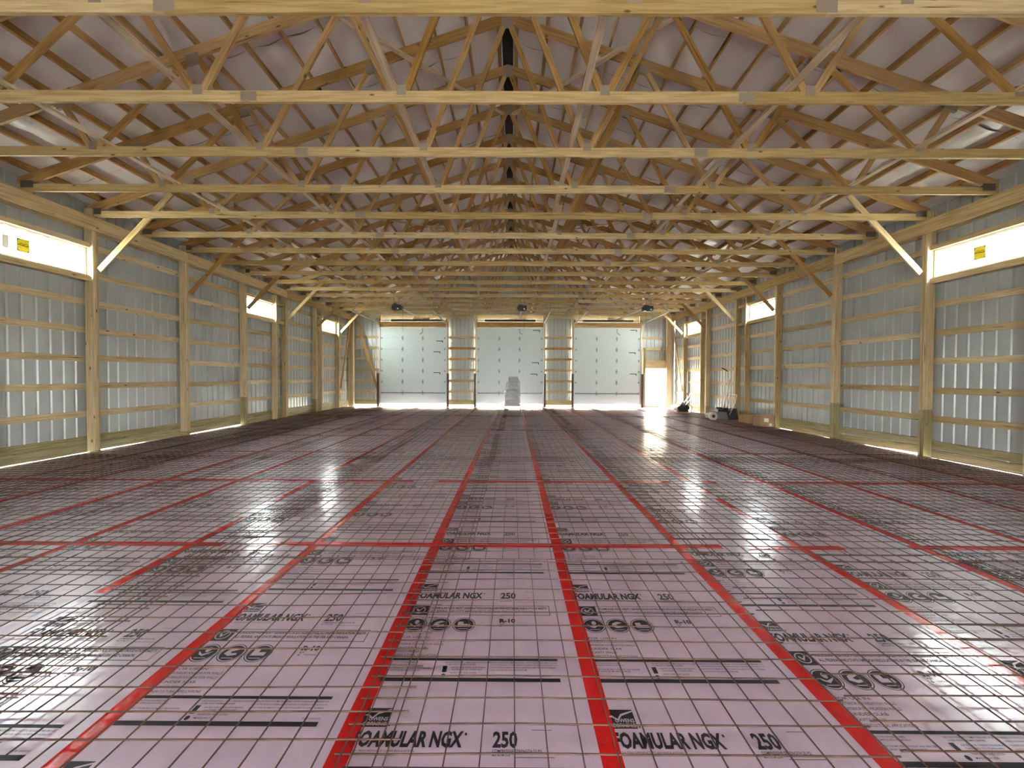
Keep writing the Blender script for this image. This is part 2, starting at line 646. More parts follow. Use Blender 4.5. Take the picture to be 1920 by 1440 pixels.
def rib_panel(name, s0, s1, z0, zf, conv, parent, mat='steel'):
    """ribbed steel sheet: conv(s, depth, z) -> world point; ribs stand outwards every 9 inches"""
    pts = [s0]
    k = math.ceil((s0 + 1e-4) / RIB)
    prof = [(s0, 0.0)]
    while k * RIB < s1 + 0.03:
        c = k * RIB
        for ds, dp in ((-0.032, 0), (-0.014, 0.02), (0.014, 0.02), (0.032, 0)):
            if s0 < c + ds < s1:
                prof.append((c + ds, dp))
        k += 1
    prof.append((s1, 0.0))
    v, f = [], []
    for (s, dp) in prof:
        v.append(conv(s, dp, z0))
        v.append(conv(s, dp, zf(s)))
    for i in range(len(prof) - 1):
        f.append((2 * i, 2 * i + 2, 2 * i + 3, 2 * i + 1))
    inv = WM[parent.name].inverted()
    me = mesh_from(name, [inv @ Vector(p) for p in v], f, mat)
    return place(bpy.data.objects.new(name, me), WM[parent.name].copy(), parent)

def side_wall(side):
    sg = -1 if side == "left" else 1
    xi = XL if sg < 0 else XR
    xo = xi + sg * 0.185              # outer face of posts
    wall = thing("wall_" + side, (xo, 8, 0), "ribbed grey steel wall on the %s with pale horizontal wooden girts" % side, "wall", kind="structure")
    xs = xo + sg * 0.039              # sheet
    conv = lambda s, d, z: (xs + sg * d, s, z)
    # steel sheets, 3 ft wide, cut around the windows
    s = YB
    cuts = []
    while s < YF - 0.01:
        e = min(s + 0.9144, YF)
        cuts.append((s, e))
        s = e
    for (a, b_) in cuts:
        segs = [(a, b_, False)]
        for (w0, w1) in WIN_Y:
            out = []
            for (p, q, w) in segs:
                if w or q <= w0 or p >= w1:
                    out.append((p, q, w))
                    continue
                if p < w0:
                    out.append((p, w0, False))
                out.append((max(p, w0), min(q, w1), True))
                if q > w1:
                    out.append((w1, q, False))
            segs = out
        for (p, q, w) in segs:
            if w:
                rib_panel("steel_panel", p, q, 0.10, lambda s_: WZ0, conv, wall)
                rib_panel("steel_panel", p, q, WZ1, lambda s_: 5.53, conv, wall)
            else:
                rib_panel("steel_panel", p, q, 0.10, lambda s_: 5.53, conv, wall)
    # girts and skirt boards bay by bay
    nodes = [YB] + [YT(n) + 0.019 for n in (-4, -2, 0, 2, 4, 6, 8, 10, 12, 14)] + [YF - 0.06]
    for i in range(len(nodes) - 1):
        a, b_ = nodes[i] + 0.003, nodes[i + 1] - 0.003
        win = [w for w in WIN_Y if w[0] > a - 0.3 and w[1] < b_ + 0.3]
        for z in GIRT_Z:
            if win and z > 3.6:
                continue
            dz = random.uniform(-0.012, 0.012)
            board("girt", (xo + sg * 0.0195, a, z + dz), (xo + sg * 0.0195, b_, z + dz + random.uniform(-0.012, 0.012)), 0.135, 0.037, 'girt', wall)
        if win:
            xm = xo - sg * 0.045
            board("window_head", (xm, a + 0.06, WZ1 + 0.055), (xm, b_ - 0.06, WZ1 + 0.055), 0.105, 0.165, 'girt', wall)
            board("window_sill_board", (xm, a + 0.06, WZ0 - 0.06), (xm, b_ - 0.06, WZ0 - 0.06), 0.115, 0.16, 'girt', wall)
        # treated skirt: two stacked boards, not everywhere tight to the floor
        gap0 = gap1 = -0.02
        if sg < 0 and i in (4, 5, 6):
            gap0, gap1 = {4: (0.010, 0.006), 5: (0.022, -0.02), 6: (0.008, 0.022)}[i]
        if sg > 0 and i == 5:
            gap0, gap1 = 0.03, -0.05
        board("skirt_board", (xo + sg * 0.0195, a, 0.09 + gap0), (xo + sg * 0.0195, b_, 0.09 + gap1), 0.18, 0.037, 'treated', wall)
        board("skirt_board", (xo + sg * 0.0195, a, 0.265 + max(0, gap0)), (xo + sg * 0.0195, b_, 0.265 + max(0, gap1)), 0.165, 0.035, 'treated', wall)
    return wall, xi, xo, sg

walls = {}
for sd in ("left", "right"):
    walls[sd] = side_wall(sd)

# posts ---------------------------------------------------------------
TREAT = {('left', 4): 0.0, ('left', 6): 0.12, ('left', 8): 0.96, ('left', 10): 0.0, ('left', 12): 0.62, ('left', 14): 0.0,
         ('right', 4): 1.02, ('right', 6): 1.0, ('right', 8): 0.40, ('right', 10): 0.40, ('right', 12): 0.38, ('right', 14): 0.0}
def side_post(sd, n):
    wall, xi, xo, sg = walls[sd]
    y = YT(n) - 0.0385
    i = n // 2 - 1
    where = (ORD[i - 1] + " in view from the camera") if i else "just outside the picture"
    p = thing("wall_post", ((xi + xo) / 2, y + 0.0575, 0), "laminated wooden post standing against the %s wall, %s" % (sd, where), "post",
              "posts along the side walls")
    zt = TREAT.get((sd, n), 0.0)
    x0, x1 = min(xi, xo), max(xi, xo)
    for k in range(3):
        ya = y + 0.038 * k
        ins = 0.0015 * random.random()
        if zt > 0.05:
            box("treated_ply", x0 + ins, x1, ya + 0.0005, ya + 0.0375, -0.06, zt, 'treated', p)
        box("ply", x0 + ins, x1, ya + 0.0005, ya + 0.0375, zt if zt > 0.05 else -0.06, 5.112 if k == 1 else 5.30, 'girt', p)
for sd in ("left", "right"):
    for n in (2, 4, 6, 8, 10, 12, 14):
        side_post(sd, n)
    wall, xi, xo, sg = walls[sd]
    x0, x1 = min(xi, xo), max(xi, xo)
    for (ya, nm) in ((6.87, "near"), (15.31, "middle"), (18.93, "far")):
        st = thing("window_stud", ((x0 + x1) / 2, ya + 0.038, 0), "double stud beside the %s high window of the %s wall" % (nm, sd), "stud")
        for k in range(2):
            box("ply", x0 + 0.002, x1, ya + 0.039 * k, ya + 0.039 * k + 0.038, -0.05, 4.80, 'girt', st)

# header beams --------------------------------------------------------
for sd in ("left", "right"):
    wall, xi, xo, sg = walls[sd]
    h = thing("header_beam", (xi, 10, 4.82), "long doubled header beam along the top of the %s wall under the trusses" % sd, "beam")
    for (y0, y1) in ((YB, 1.36), (1.363, 6.235), (6.24, 11.11), (11.115, 15.985), (15.99, 20.86), (20.865, 22.40)):
        box("plank", *sorted((xi - sg * 0.001, xi - sg * 0.040)), y0, y1, 4.822, 5.108, 'pine', h)
        box("outer_plank", *sorted((xo + sg * 0.0005, xo + sg * 0.0375)), y0, y1, 4.822, 5.108, 'girt', h)

# windows --------------------------------------------------------------
def side_window(idx, sd, w, k):
    wall, xi, xo, sg = walls[sd]
    y0, y1 = w
    win = thing("window_%d" % idx, (xo, (y0 + y1) / 2, WZ0), ("long low window high in the %s wall, %s from the camera" % (sd, ORD[k])) if k < 3 else ("long low window high in the %s wall behind the camera" % sd), "window", kind="structure")
    xa, xb = sorted((xo - sg * 0.05, xo + sg * 0.05))
    fr = MB()
    fw_ = 0.045
    fr.box(xa, xb, y0, y1, WZ0, WZ0 + fw_)
    fr.box(xa, xb, y0, y1, WZ1 - fw_, WZ1)
    fr.box(xa, xb, y0, y0 + fw_, WZ0 + fw_, WZ1 - fw_)
    fr.box(xa, xb, y1 - fw_, y1, WZ0 + fw_, WZ1 - fw_)
    f = fr.build("window_frame", 'white', win)
    gx = xo
    box("pane", gx - 0.003, gx + 0.003, y0 + fw_, y1 - fw_, WZ0 + fw_, WZ1 - fw_, 'glass', win)
    return win, gx, sg

def sticker(win, gx, sg, yc, zc, wy=0.20, wz=0.25):
    xx = gx - sg * 0.006
    mb = MB()
    mb.box(min(xx, xx + sg * 0.002), max(xx, xx + sg * 0.002), yc - wy / 2, yc + wy / 2, zc - wz / 2, zc + wz / 2)
    st = mb.build("sticker", 'stickergrey', win)
    st["label"] = "square window sticker with a yellow oval emblem"
    # yellow rounded emblem
    ring = []
    for k in range(28):
        th = 2 * math.pi * k / 28
        c, s_ = math.cos(th), math.sin(th)
        e = 0.55
        ring.append((yc + (wy * 0.48) * math.copysign(abs(c) ** e, c), zc + (wz * 0.46) * math.copysign(abs(s_) ** e, s_)))
    xe = xx - sg * 0.001
    me = MB()
    me.poly([(xe, a, b_) for a, b_ in (ring if sg > 0 else ring[::-1])])
    me.build("emblem", 'yellow', st)
    # dark swoosh lines of the emblem
    xk = xx - sg * 0.002
    sw = MB()
    def stroke(pts, w_):
        for (a, b_), (c, d) in zip(pts[:-1], pts[1:]):
            sw.poly([(xk, yc + sg * -1 * a * wy, zc + b_ * wz - w_), (xk, yc + sg * -1 * c * wy, zc + d * wz - w_),
                     (xk, yc + sg * -1 * c * wy, zc + d * wz + w_), (xk, yc + sg * -1 * a * wy, zc + b_ * wz + w_)])
    stroke([(-0.44, 0.02), (-0.2, 0.03), (0.05, 0.0), (0.25, -0.02), (0.40, 0.02)], 0.006)
    stroke([(-0.30, 0.08), (-0.15, 0.17), (0.0, 0.10), (0.08, 0.03)], 0.005)
    stroke([(0.08, 0.10), (0.22, 0.17), (0.36, 0.08), (0.42, -0.06)], 0.005)
    sw.build("emblem_line", 'blackmetal', st)

for i, w in enumerate(WIN_Y[1:] + WIN_Y[:1]):
    win, gx, sg = side_window(i + 1, "left", w, i)
    if i == 0:
        sticker(win, gx, sg, 7.56, 4.14)
    if i in (0, 2):
        xx = gx - sg * 0.005
        l_ = MB()
        ya, yb = ((7.25, 7.34), None, (19.46, 19.54))[i]
        l_.box(min(xx, xx + 0.002), max(xx, xx + 0.002), ya, yb, 4.02, 4.26)
        l_.build("paper_label", 'label', win)
for i, w in enumerate(WIN_Y[1:] + WIN_Y[:1]):
    win, gx, sg = side_window(i + 5, "right", w, i)
    if i == 0:
        sticker(win, gx, sg, 7.83, 4.16)

# ------------------------------------------------------------------ far wall
YP0, YP1 = 22.28, 22.46          # posts
DOORS = [(-7.41, -3.76), (-2.00, 1.65), (3.44, 7.07)]
DZ0, DZ1 = 0.16, 4.43
EX0, EX1, EZ1 = 7.43, 8.62, 2.18
wall_f = thing("wall_far", (XC, YF, 0), "far end wall of ribbed steel with brown girts between three overhead doors", "wall", kind="structure")
convf = lambda s, d, z: (s, YF + d, z)
gab = lambda s: ztop(s - XC) + 0.16
holes = [(a - 0.06, b_ + 0.06, 4.46) for a, b_ in DOORS] + [(EX0, EX1, EZ1)]
s = XL - 0.24
edges = [s]
while s < XR + 0.23:
    s = min(s + 0.9144, XR + 0.24)
    edges.append(s)
for (a, b_, z) in holes:
    edges += [a, b_]
edges = sorted(set(round(e, 4) for e in edges))
for a, b_ in zip(edges[:-1], edges[1:]):
    if b_ - a < 0.01:
        continue
    mid = (a + b_) / 2
    z0 = 0.10
    for (h0, h1, hz) in holes:
        if h0 < mid < h1:
            z0 = hz
    rib_panel("steel_panel", a, b_, z0, gab, convf, wall_f)
# girts
spans = [(XL + 0.16, -7.52), (-3.64, -2.12), (1.77, 3.32), (7.19, XR - 0.16)]
for si, (a, b_) in enumerate(spans):
    for z in GIRT_Z[:-1]:
        if si == 3 and z < 3.0:
            continue
        m_ = 'pine_web' if (si in (1, 2) and 1.2 < z < 3.5) else 'girt'
        board("girt", (a, YP1 + 0.02, z + random.uniform(-.01, .01)), (b_, YP1 + 0.02, z + random.uniform(-.01, .01)), 0.135, 0.037, m_, wall_f)
    if si < 3:
        board("skirt_board", (a, YP1 + 0.02, 0.30), (b_, YP1 + 0.02, 0.29), 0.14, 0.037, 'treated', wall_f)
        board("skirt_board", (a, YP1 + 0.02, 0.155), (b_, YP1 + 0.02, 0.15), 0.135, 0.037, 'treated', wall_f)
board("girt", (XL + 0.2, YP1 + 0.02, 5.03), (XR - 0.2, YP1 + 0.02, 5.03), 0.135, 0.037, 'girt', wall_f)
# entry door surround
board("door_header", (EX0 - 0.02, YP1 - 0.04, 2.42), (EX1 + 0.02, YP1 - 0.04, 2.42), 0.46, 0.08, 'girt', wall_f)
board("girt", (EX0 - 0.18, YP1 + 0.02, 3.27), (XR - 0.16, YP1 + 0.02, 3.27), 0.135, 0.036, 'girt', wall_f)
board("cripple_stud", (8.36, YP1 - 0.05, 2.65), (8.36, YP1 - 0.05, 3.36), 0.14, 0.04, 'treated', wall_f, up=(0, 1, 0))

def far_post(x0, x1, label, z1=5.1, mat='girt'):
    p = thing("wall_post", ((x0 + x1) / 2, (YP0 + YP1) / 2, 0), label, "post", "posts of the far wall")
    w = (x1 - x0) / 3
    for k in range(3):
        box("ply", x0 + w * k + 0.0005, x0 + w * (k + 1) - 0.0005, YP0 + 0.001 * k, YP1, -0.06, z1, mat, p)
far_post(XL - 0.13, XL + 0.15, "thick corner post where the left and far walls meet")
far_post(XR - 0.32, XR - 0.06, "thick corner post right of the open entry doorway")
names = ["left overhead door", "middle overhead door", "right overhead door"]
for (a, b_), nm in zip(DOORS, names):
    far_post(a - 0.13, a - 0.005, "wooden jamb post on the left side of the %s" % nm)
    far_post(b_ + 0.005, b_ + 0.13, "wooden jamb post on the right side of the %s" % nm)
far_post(EX0 - 0.13, EX0 - 0.01, "short wooden stud on the left side of the open entry doorway", 3.35, 'treated')

# overhead doors -------------------------------------------------------
hinge_me = None
def overhead_door(idx, a, b_, nm):
    d = thing("door_%d" % idx, ((a + b_) / 2, YP0 - 0.05, DZ0), "closed white sectional %s in the far wall" % nm, "overhead door", kind="structure")
    nsec = 7
    hsec = (DZ1 - DZ0) / nsec
    y0, y1 = YP0 - 0.052, YP0 - 0.004
    for k in range(nsec):
        z0 = DZ0 + k * hsec
        sec = box("door_section", a - 0.02, b_ + 0.02, y0, y1, z0 + 0.005, z0 + hsec - 0.005, 'door', d)
        if k > 0:
            box("seam_tongue", a, b_, y1 - 0.02, y1 + 0.008, z0 - 0.02, z0 + 0.02, 'door', sec)
        # hinges on each seam, end stiles and rollers
        if k > 0:
            hb = MB()
            for q in (0.335, 0.645):
                xx = a + (b_ - a) * q
                hb.box(xx - 0.05, xx + 0.05, y0 - 0.022, y0 - 0.001, z0 - 0.05, z0 + 0.05)
                hb.box(xx - 0.022, xx + 0.022, y0 - 0.035, y0 - 0.002, z0 - 0.12, z0 + 0.12)
            for xx in (a + 0.06, b_ - 0.06):
                hb.box(xx - 0.04, xx + 0.04, y0 - 0.03, y0 - 0.001, z0 - 0.05, z0 + 0.05)
            hb.build("hinge", 'hinge', sec)
    # strut on the bottom section joint
    box("strut", a + 0.05, b_ - 0.05, y0 - 0.06, y0 - 0.003, DZ0 + hsec - 0.035, DZ0 + hsec + 0.02, 'greymetal', d)
    # printed warning strips near the right edge
    for q, k in ((0.0, 5.75), (-0.06, 4.75), (-0.06, 2.85)) if idx == 1 else ((0.0, 6.75), (-0.02, 3.8), (-0.05, 2.75)) if idx == 2 else ((0.0, 6.8), (-0.03, 4.75), (0.0, 2.8)):
        zz = DZ0 + k * hsec
        xx = b_ - 0.55 + q * 2.5
        wb = MB()
        wb.box(xx, xx + 0.38, y0 - 0.004, y0 - 0.001, zz - 0.018, zz + 0.018)
        wb.box(xx + 0.34, xx + 0.38, y0 - 0.004, y0 - 0.001, zz - 0.09, zz - 0.018)
        wb.build("printed_strip", 'ink', d)
    # lift arm
    ab = MB()
    xa = a + (b_ - a) * 0.645
    ab.tube([(xa, y0 - 0.03, DZ1 - 0.06), (xa, y0 - 0.08, DZ1 - 0.30), (xa + (-0.14 if idx == 1 else 0.16), y0 - 0.12, DZ1 - 0.40)], 0.02, 6)
    ab.build("lift_arm", 'greymetal', d)
    # tracks: up the jamb, a bend, then back along under the trusses
    for sgn, xx in ((-1, a - 0.055), (1, b_ + 0.055)):
        pts = [(xx, y0 - 0.03, 0.1), (xx, y0 - 0.03, 4.25)]
        for t in range(1, 7):
            th = math.pi / 2 * t / 6
            pts.append((xx, y0 - 0.03 - 0.38 * (1 - math.cos(th)), 4.25 + 0.38 * math.sin(th)))
        pts.append((xx, 18.35, 4.70))
        tb = MB()
        tb.tube(pts, 0.032, 4)
        tb.build("track", 'galv', d)
        hg = MB()
        hg.tube([(xx, 18.45, 4.71), (xx, 18.44, 5.14)], 0.016, 4)
        hg.tube([(xx, 18.45, 4.71), (xx + sgn * -0.35, 18.46, 5.14)], 0.014, 4)
        hg.tube([(xx, 20.4, 4.69), (xx, 20.4, 5.14)], 0.014, 4)
        hg.build("track_hanger", 'greymetal', d)
        gx = xx + sgn * 0.07
        gd = box("track_guard", gx - 0.055, gx + 0.055, y0 - 0.12, y0 - 0.01, -0.04, 1.86, 'brown', d)
        gd["label"] = "dark brown steel guard at the foot of the door track"
    # spring shaft and lintel
    sm = MB()
    zc = 4.80
    sm.tube([(a - 0.05, y0 - 0.10, zc), (b_ + 0.05, y0 - 0.10, zc)], 0.014, 6)
    x1, x2 = (a + 0.62, b_ - 0.12) if idx == 1 else (a + 0.42, b_ - 0.42)
    for (p, q) in ((x1, (x1 + x2) / 2 - 0.06), ((x1 + x2) / 2 + 0.06, x2)):
        n_ = 26
        pts = [(p + (q - p) * t / n_, y0 - 0.10, zc) for t in range(n_ + 1)]
        sm.tube(pts, 0.06, 8, radii=[0.062 if t % 2 else 0.055 for t in range(n_ + 1)])
    sm.tube([((x1 + x2) / 2 - 0.06, y0 - 0.10, zc), ((x1 + x2) / 2 + 0.06, y0 - 0.10, zc)], 0.055, 8)
    sm.build("torsion_spring", 'black', d)
    dr = MB()
    for xx in (a - 0.03, b_ + 0.03):
        dr.lathe_x((xx - 0.03, y0 - 0.10, zc), [(0, 0.05), (0.005, 0.075), (0.055, 0.075), (0.06, 0.05)], 14)
    dr.build("cable_drum", 'greymetal', d)
    box("lintel", a - 0.13, b_ + 0.13, YP0 - 0.040, YP0 - 0.002, DZ1 + 0.002, 4.73, 'pine_web', d)
    pad = (a + b_) / 2 + 0.45
    box("mount_pad", pad - 0.47, pad + 0.47, YP0 - 0.04, YP0 - 0.002, 4.86, 4.955, 'girt', d)
    for q in (-0.35, 0.30):
        box("mount_stud", pad + q - 0.045, pad + q + 0.045, YP0 - 0.038, YP0 - 0.001, 4.957, 5.10, 'pine_pale', d)
for i, ((a, b_), nm) in enumerate(zip(DOORS, names)):
    overhead_door(i + 1, a, b_, nm)

# door openers -----------------------------------------------------------
def opener(x, door, rail_x):
    y, z = 17.5, 4.70
    t = thing("door_opener", (x, y, z), "black motor unit hung below the trusses in front of the %s" % door, "door opener", "overhead door openers")
    mb = MB()
    mb.box(x - 0.19, x + 0.19, y - 0.20, y + 0.20, z - 0.11, z + 0.09)
    mb.box(x - 0.13, x + 0.13, y - 0.215, y - 0.20, z - 0.15, z + 0.05)
    mb.box(x - 0.16, x + 0.02, y - 0.12, y + 0.18, z + 0.09, z + 0.14)
    mb.box(x - 0.23, x - 0.19, y - 0.05, y + 0.12, z - 0.05, z + 0.06)
    mb.build("housing", 'black', t)
    lm = MB()
    lm.box(x + 0.05, x + 0.11, y - 0.222, y - 0.214, z - 0.10, z - 0.04)
    lm.build("lens", 'label', t)
    rl = MB()
    rl.tube([(x, y + 0.15, z + 0.06), (rail_x, YP0 - 0.05, 4.90)], 0.03, 4)
    rl.build("rail", 'galv', t)
    st = MB()
    for q in (-0.09, 0.09):
        st.tube([(x + q, y, z + 0.08), (x + q, YT(11) + 0.03, 5.16)], 0.013, 4)
    st.build("hanger_strap", 'greymetal', t)
    cd = MB()
    cd.tube([(x + 0.1, y + 0.5, 4.72), (x + 0.1, y + 0.5, 4.2), (x + 0.08, y + 0.5, 3.75)], 0.006, 4)
    cd.build("release_cord", 'rubber', t)
opener(-5.10, "left overhead door", -5.10)
opener(0.39, "middle overhead door", 0.33)
opener(5.88, "right overhead door", 5.75)

# entry door leaf and threshold -------------------------------------------
ed = thing("door_4", ((EX0 + EX1) / 2, YP1, 0.02), "open white entry door and frame in the far right corner", "door", kind="structure")
board("door_leaf", (8.63, 22.60, 1.10), (8.77, 23.62, 1.10), 2.06, 0.045, 'white', ed)
board("threshold", (EX0 - 0.01, YP1, 0.045), (EX1 - 0.28, YP1, 0.045), 0.09, 0.16, 'treated', ed)
kn = MB()
kn.tube([(8.70, 23.52, 1.02), (8.60, 23.53, 1.02)], 0.03, 8)
kn.build("knob", 'galv', ed)

# added near end wall, unseen; its open doorway lets daylight in from behind
wall_n = thing("wall_near", (XC, YB, 0), "added unseen near end wall of ribbed steel with an open doorway for daylight", "wall", kind="structure")
convn = lambda s_, d, z: (s_, YB - d, z)
NX0, NX1, NZ1 = -1.2, 0.8, 2.4
ed_ = [XL - 0.24]
while ed_[-1] < XR + 0.23:
    ed_.append(min(ed_[-1] + 0.9144, XR + 0.24))
ed_ = sorted(set(round(e, 4) for e in ed_ + [NX0, NX1]))
for a, b_ in zip(ed_[:-1], ed_[1:]):
    if b_ - a > 0.01:
        rib_panel("steel_panel", a, b_, NZ1 if NX0 < (a + b_) / 2 < NX1 else 0.0, gab, convn, wall_n)

# ------------------------------------------------------------------ ceiling: purlins, insulation, ridge
ceil_ = thing("ceiling", (XC, 10, ZAP), "white insulation sheets and pine purlins of the gable roof above the trusses", "ceiling", kind="structure")
SLOPE_LEN = 9.42 / math.cos(ANG)
def roof_pt(side, u, off):
    """u metres down the slope from the ridge, off metres above the top-chord line"""
    dx = u * math.cos(ANG) + off * math.sin(ANG)
    return Vector((XC + side * dx, 0, ZAP - u * math.sin(ANG) + off * math.cos(ANG)))
purl_u = [0.16 + 0.612 * k for k in range(16)]
for side in (-1, 1):
    nrm = Vector((side * math.sin(ANG), 0, math.cos(ANG)))
    for u in purl_u:
        p = roof_pt(side, u, 0.0705)
        for (y0, y1) in ((YB, 3.85), (3.853, 8.70), (8.703, 13.58), (13.583, 18.45), (18.453, YF - 0.02)):
            board("purlin", (p.x, y0, p.z), (p.x, y1, p.z), 0.14, 0.038, 'pine_web', ceil_, up=nrm)
# insulation sheets, sagging between purlins
SW = 1.486
def ins_mesh(seed, side):
    nu, nv = 90, 8
    v, f = [], []
    rs = random.Random(seed)
    ox, oy = rs.uniform(0, 50), rs.uniform(0, 50)
    for i in range(nu + 1):
        u = 0.07 + (SLOPE_LEN - 0.07) * i / nu
        ph = ((u - purl_u[0]) / 0.612) % 1.0
        sag = 0.055 * math.sin(math.pi * ph) ** 2 * (0.6 + 0.8 * noise.noise((u * 0.7 + ox, oy, 0)))
        for j in range(nv + 1):
            y = SW * j / nv
            edge = 0.010 * (1 - math.sin(math.pi * j / nv))
            w = 0.030 * noise.noise((u * 1.6 + ox, y * 2.2 + oy, 3.1)) * math.sin(math.pi * ph)
            p = roof_pt(side, u, 0.146 - max(0.0, sag + w) - edge * 0.3)
            v.append((p.x, y, p.z))
    for i in range(nu):
        for j in range(nv):
            a = i * (nv + 1) + j
            q = (a, a + 1, a + nv + 2, a + nv + 1)
            f.append(q if side < 0 else q[::-1])
    return mesh_from("insulation_sheet", v, f, 'insul', True)
variants = {sd: [ins_mesh(11 + k, sd) for k in range(4)] for sd in (-1, 1)}
ny = int((YF + 0.02 - YB) / SW) + 1
for side in (-1, 1):
    for k in range(ny):
        o = bpy.data.objects.new("insulation_sheet", variants[side][(k * 3 + (side > 0)) % 4])
        place(o, Matrix.Translation((0, YB + k * (SW + 0.004), 0)), ceil_)
rc = MB()
zt = ZAP + 0.128
rc.box(XC - 0.15, XC + 0.15, YB - 0.3, YF + 0.3, zt, zt + 0.09)
rc.build("ridge_vent", 'dark', ceil_)
for sx in (-1, 1):
    yy = YB - 0.3
    while yy < YF + 0.25:
        e_ = min(yy + 0.9144, YF + 0.3)
        p0, p1 = roof_pt(sx, 0.05, 0.165), roof_pt(sx, SLOPE_LEN + 0.28, 0.165)
        rf = MB()
        q = [(p0.x, yy, p0.z), (p1.x, yy, p1.z), (p1.x, e_, p1.z), (p0.x, e_, p0.z)]
        rf.poly(q if sx > 0 else q[::-1])
        rf.build("roof_panel", 'steel', ceil_)
        yy = e_
# ------------------------------------------------------------------ roof trusses
BJ = [1.27, 3.82, 6.42]       # bottom joints from centre
TJ = [0.0, 2.52, 4.85, 6.90]  # top joints from centre
def truss(n):
    y = YT(n)
    t = thing("roof_truss", (XC, y, ZB), "wide pine roof truss spanning the hall, %s one counted from the camera" % ORD[n], "truss", "roof trusses")
    TH = 0.038
    X = lambda d: XC + d
    # bottom chord in three lengths
    sp = (-3.17 + random.uniform(-.02, .02), 3.05 + random.uniform(-.02, .02))
    for (a, b_) in ((-HALF, sp[0]), (sp[0], sp[1]), (sp[1], HALF)):
        box("bottom_chord", X(a) + 0.001, X(b_) - 0.001, y, y + TH, ZB, ZCT, 'pine', t)
    xm = (ZAP - TCV - ZCT) / SL
    for sd in (-1, 1):
        pts = [(0.0, ZAP), (0.0, ZAP - TCV), (xm, ZCT + 0.001), (HALF, ZCT + 0.001), (HALF, ztop(HALF))]
        pts = [(X(sd * (p[0] + 0.001)), p[1]) for p in pts]
        if sd < 0:
            pts = pts  # already counter-clockwise from the front
        else:
            pts = pts[::-1]
        prism("top_chord", pts, y, TH, 'pine_web', t, ang=-sd * ANG)
        # webs: zigzag T1-B3-T2-B2-T3-B1-apex
        def web(bx, tx, bo, to):
            b0 = Vector((sd * (bx + bo), ZCT))
            d_top = tx + to
            t0 = Vector((sd * d_top, ZAP - TCV - SL * abs(d_top)))
            dr = (t0 - b0).normalized()
            nr = Vector((-dr.y, dr.x))
            pts = []
            for s_ in (-1, 1):
                q = b0 + nr * (0.0445 * s_)
                k0 = (ZCT + 0.0008 - q.y) / dr.y
                p_lo = q + dr * k0
                # top chord underside: z = ZAP - TCV - SL*|x|
                sgx = sd if (abs(tx) > 0.1) else (1 if q.x + dr.x * 3 > 0 else -1)
                sgx = sd
                k1 = (ZAP - TCV - 0.0008 - SL * sgx * q.x - q.y) / (dr.y + SL * sgx * dr.x)
                p_hi = q + dr * k1
                pts.append((p_lo, p_hi))
            (l0, h0), (l1, h1) = pts
            poly = [(X(l0.x), l0.y), (X(h0.x), h0.y), (X(h1.x), h1.y), (X(l1.x), l1.y)]
            # orient counter-clockwise seen from -Y (x right, z up)
            ar = sum(poly[i][0] * poly[(i + 1) % 4][1] - poly[(i + 1) % 4][0] * poly[i][1] for i in range(4))
            if ar < 0:
                poly = poly[::-1]
            prism("web", poly, y + 0.001, TH - 0.002, 'pine_web', t, ang=math.atan2(dr.y, dr.x))
        web(BJ[0], TJ[0], -0.055, 0.055)
        web(BJ[0], TJ[1], 0.055, -0.06)
        web(BJ[1], TJ[1], -0.06, 0.06)
        web(BJ[1], TJ[2], 0.06, -0.07)
        web(BJ[2], TJ[2], -0.07, 0.07)
        web(BJ[2], TJ[3], 0.05, 0.0)
        # tooth plates
        for bx in BJ:
            box("tooth_plate", X(sd * bx) - 0.06, X(sd * bx) + 0.06, y - 0.002, y + TH + 0.002, ZCT - 0.05, ZCT + 0.075, 'plate', t)
        for tx in TJ[1:]:
            zc = ZAP - TCV - SL * tx
            board("tooth_plate", (X(sd * (tx - 0.10)), y + TH / 2, zc + SL * 0.10), (X(sd * (tx + 0.10)), y + TH / 2, zc - SL * 0.10), 0.15, TH + 0.004, 'plate', t)
        box("tooth_plate", X(sd * HALF) - (0.30 if sd > 0 else -0.06), X(sd * HALF) + (-0.06 if sd > 0 else 0.30), y - 0.002, y + TH + 0.002, ZCT - 0.07, ZCT + 0.06, 'heelplate', t)
        box("splice_plate", X(sp[0] if sd < 0 else sp[1]) - 0.10, X(sp[0] if sd < 0 else sp[1]) + 0.10, y - 0.002, y + TH + 0.002, ZB + 0.012, ZCT - 0.012, 'plate', t)
    box("peak_plate", XC - 0.10, XC + 0.10, y - 0.002, y + TH + 0.002, ZAP - 0.26, ZAP - 0.04, 'plate', t)
for n in range(NT):
    truss(n)

# lateral braces lying on the bottom chords -----------------------------------
for k, x in enumerate((-6.28, -4.10, -1.50, 0.88, 3.41, 6.26)):
    b_ = thing("lateral_brace", (x, 12, ZCT), "long pale brace lying across the lower truss chords, %s from the left wall" % ORD[k], "brace", "long lateral braces")
    dz = 0.06
    for (y0, y1, o_) in ((YT(0) - 0.9, YT(4) + 0.3, 0.0), (YT(4) - 0.3, YT(8) + 0.3, 0.095), (YT(8) - 0.3, YT(12) + 0.3, 0.0), (YT(12) - 0.3, YT(15), 0.095)):
        board("brace_length", (x + o_, y0, ZCT + 0.021), (x + o_, y1, ZCT + 0.021), 0.038, 0.089, 'pine_pale', b_)
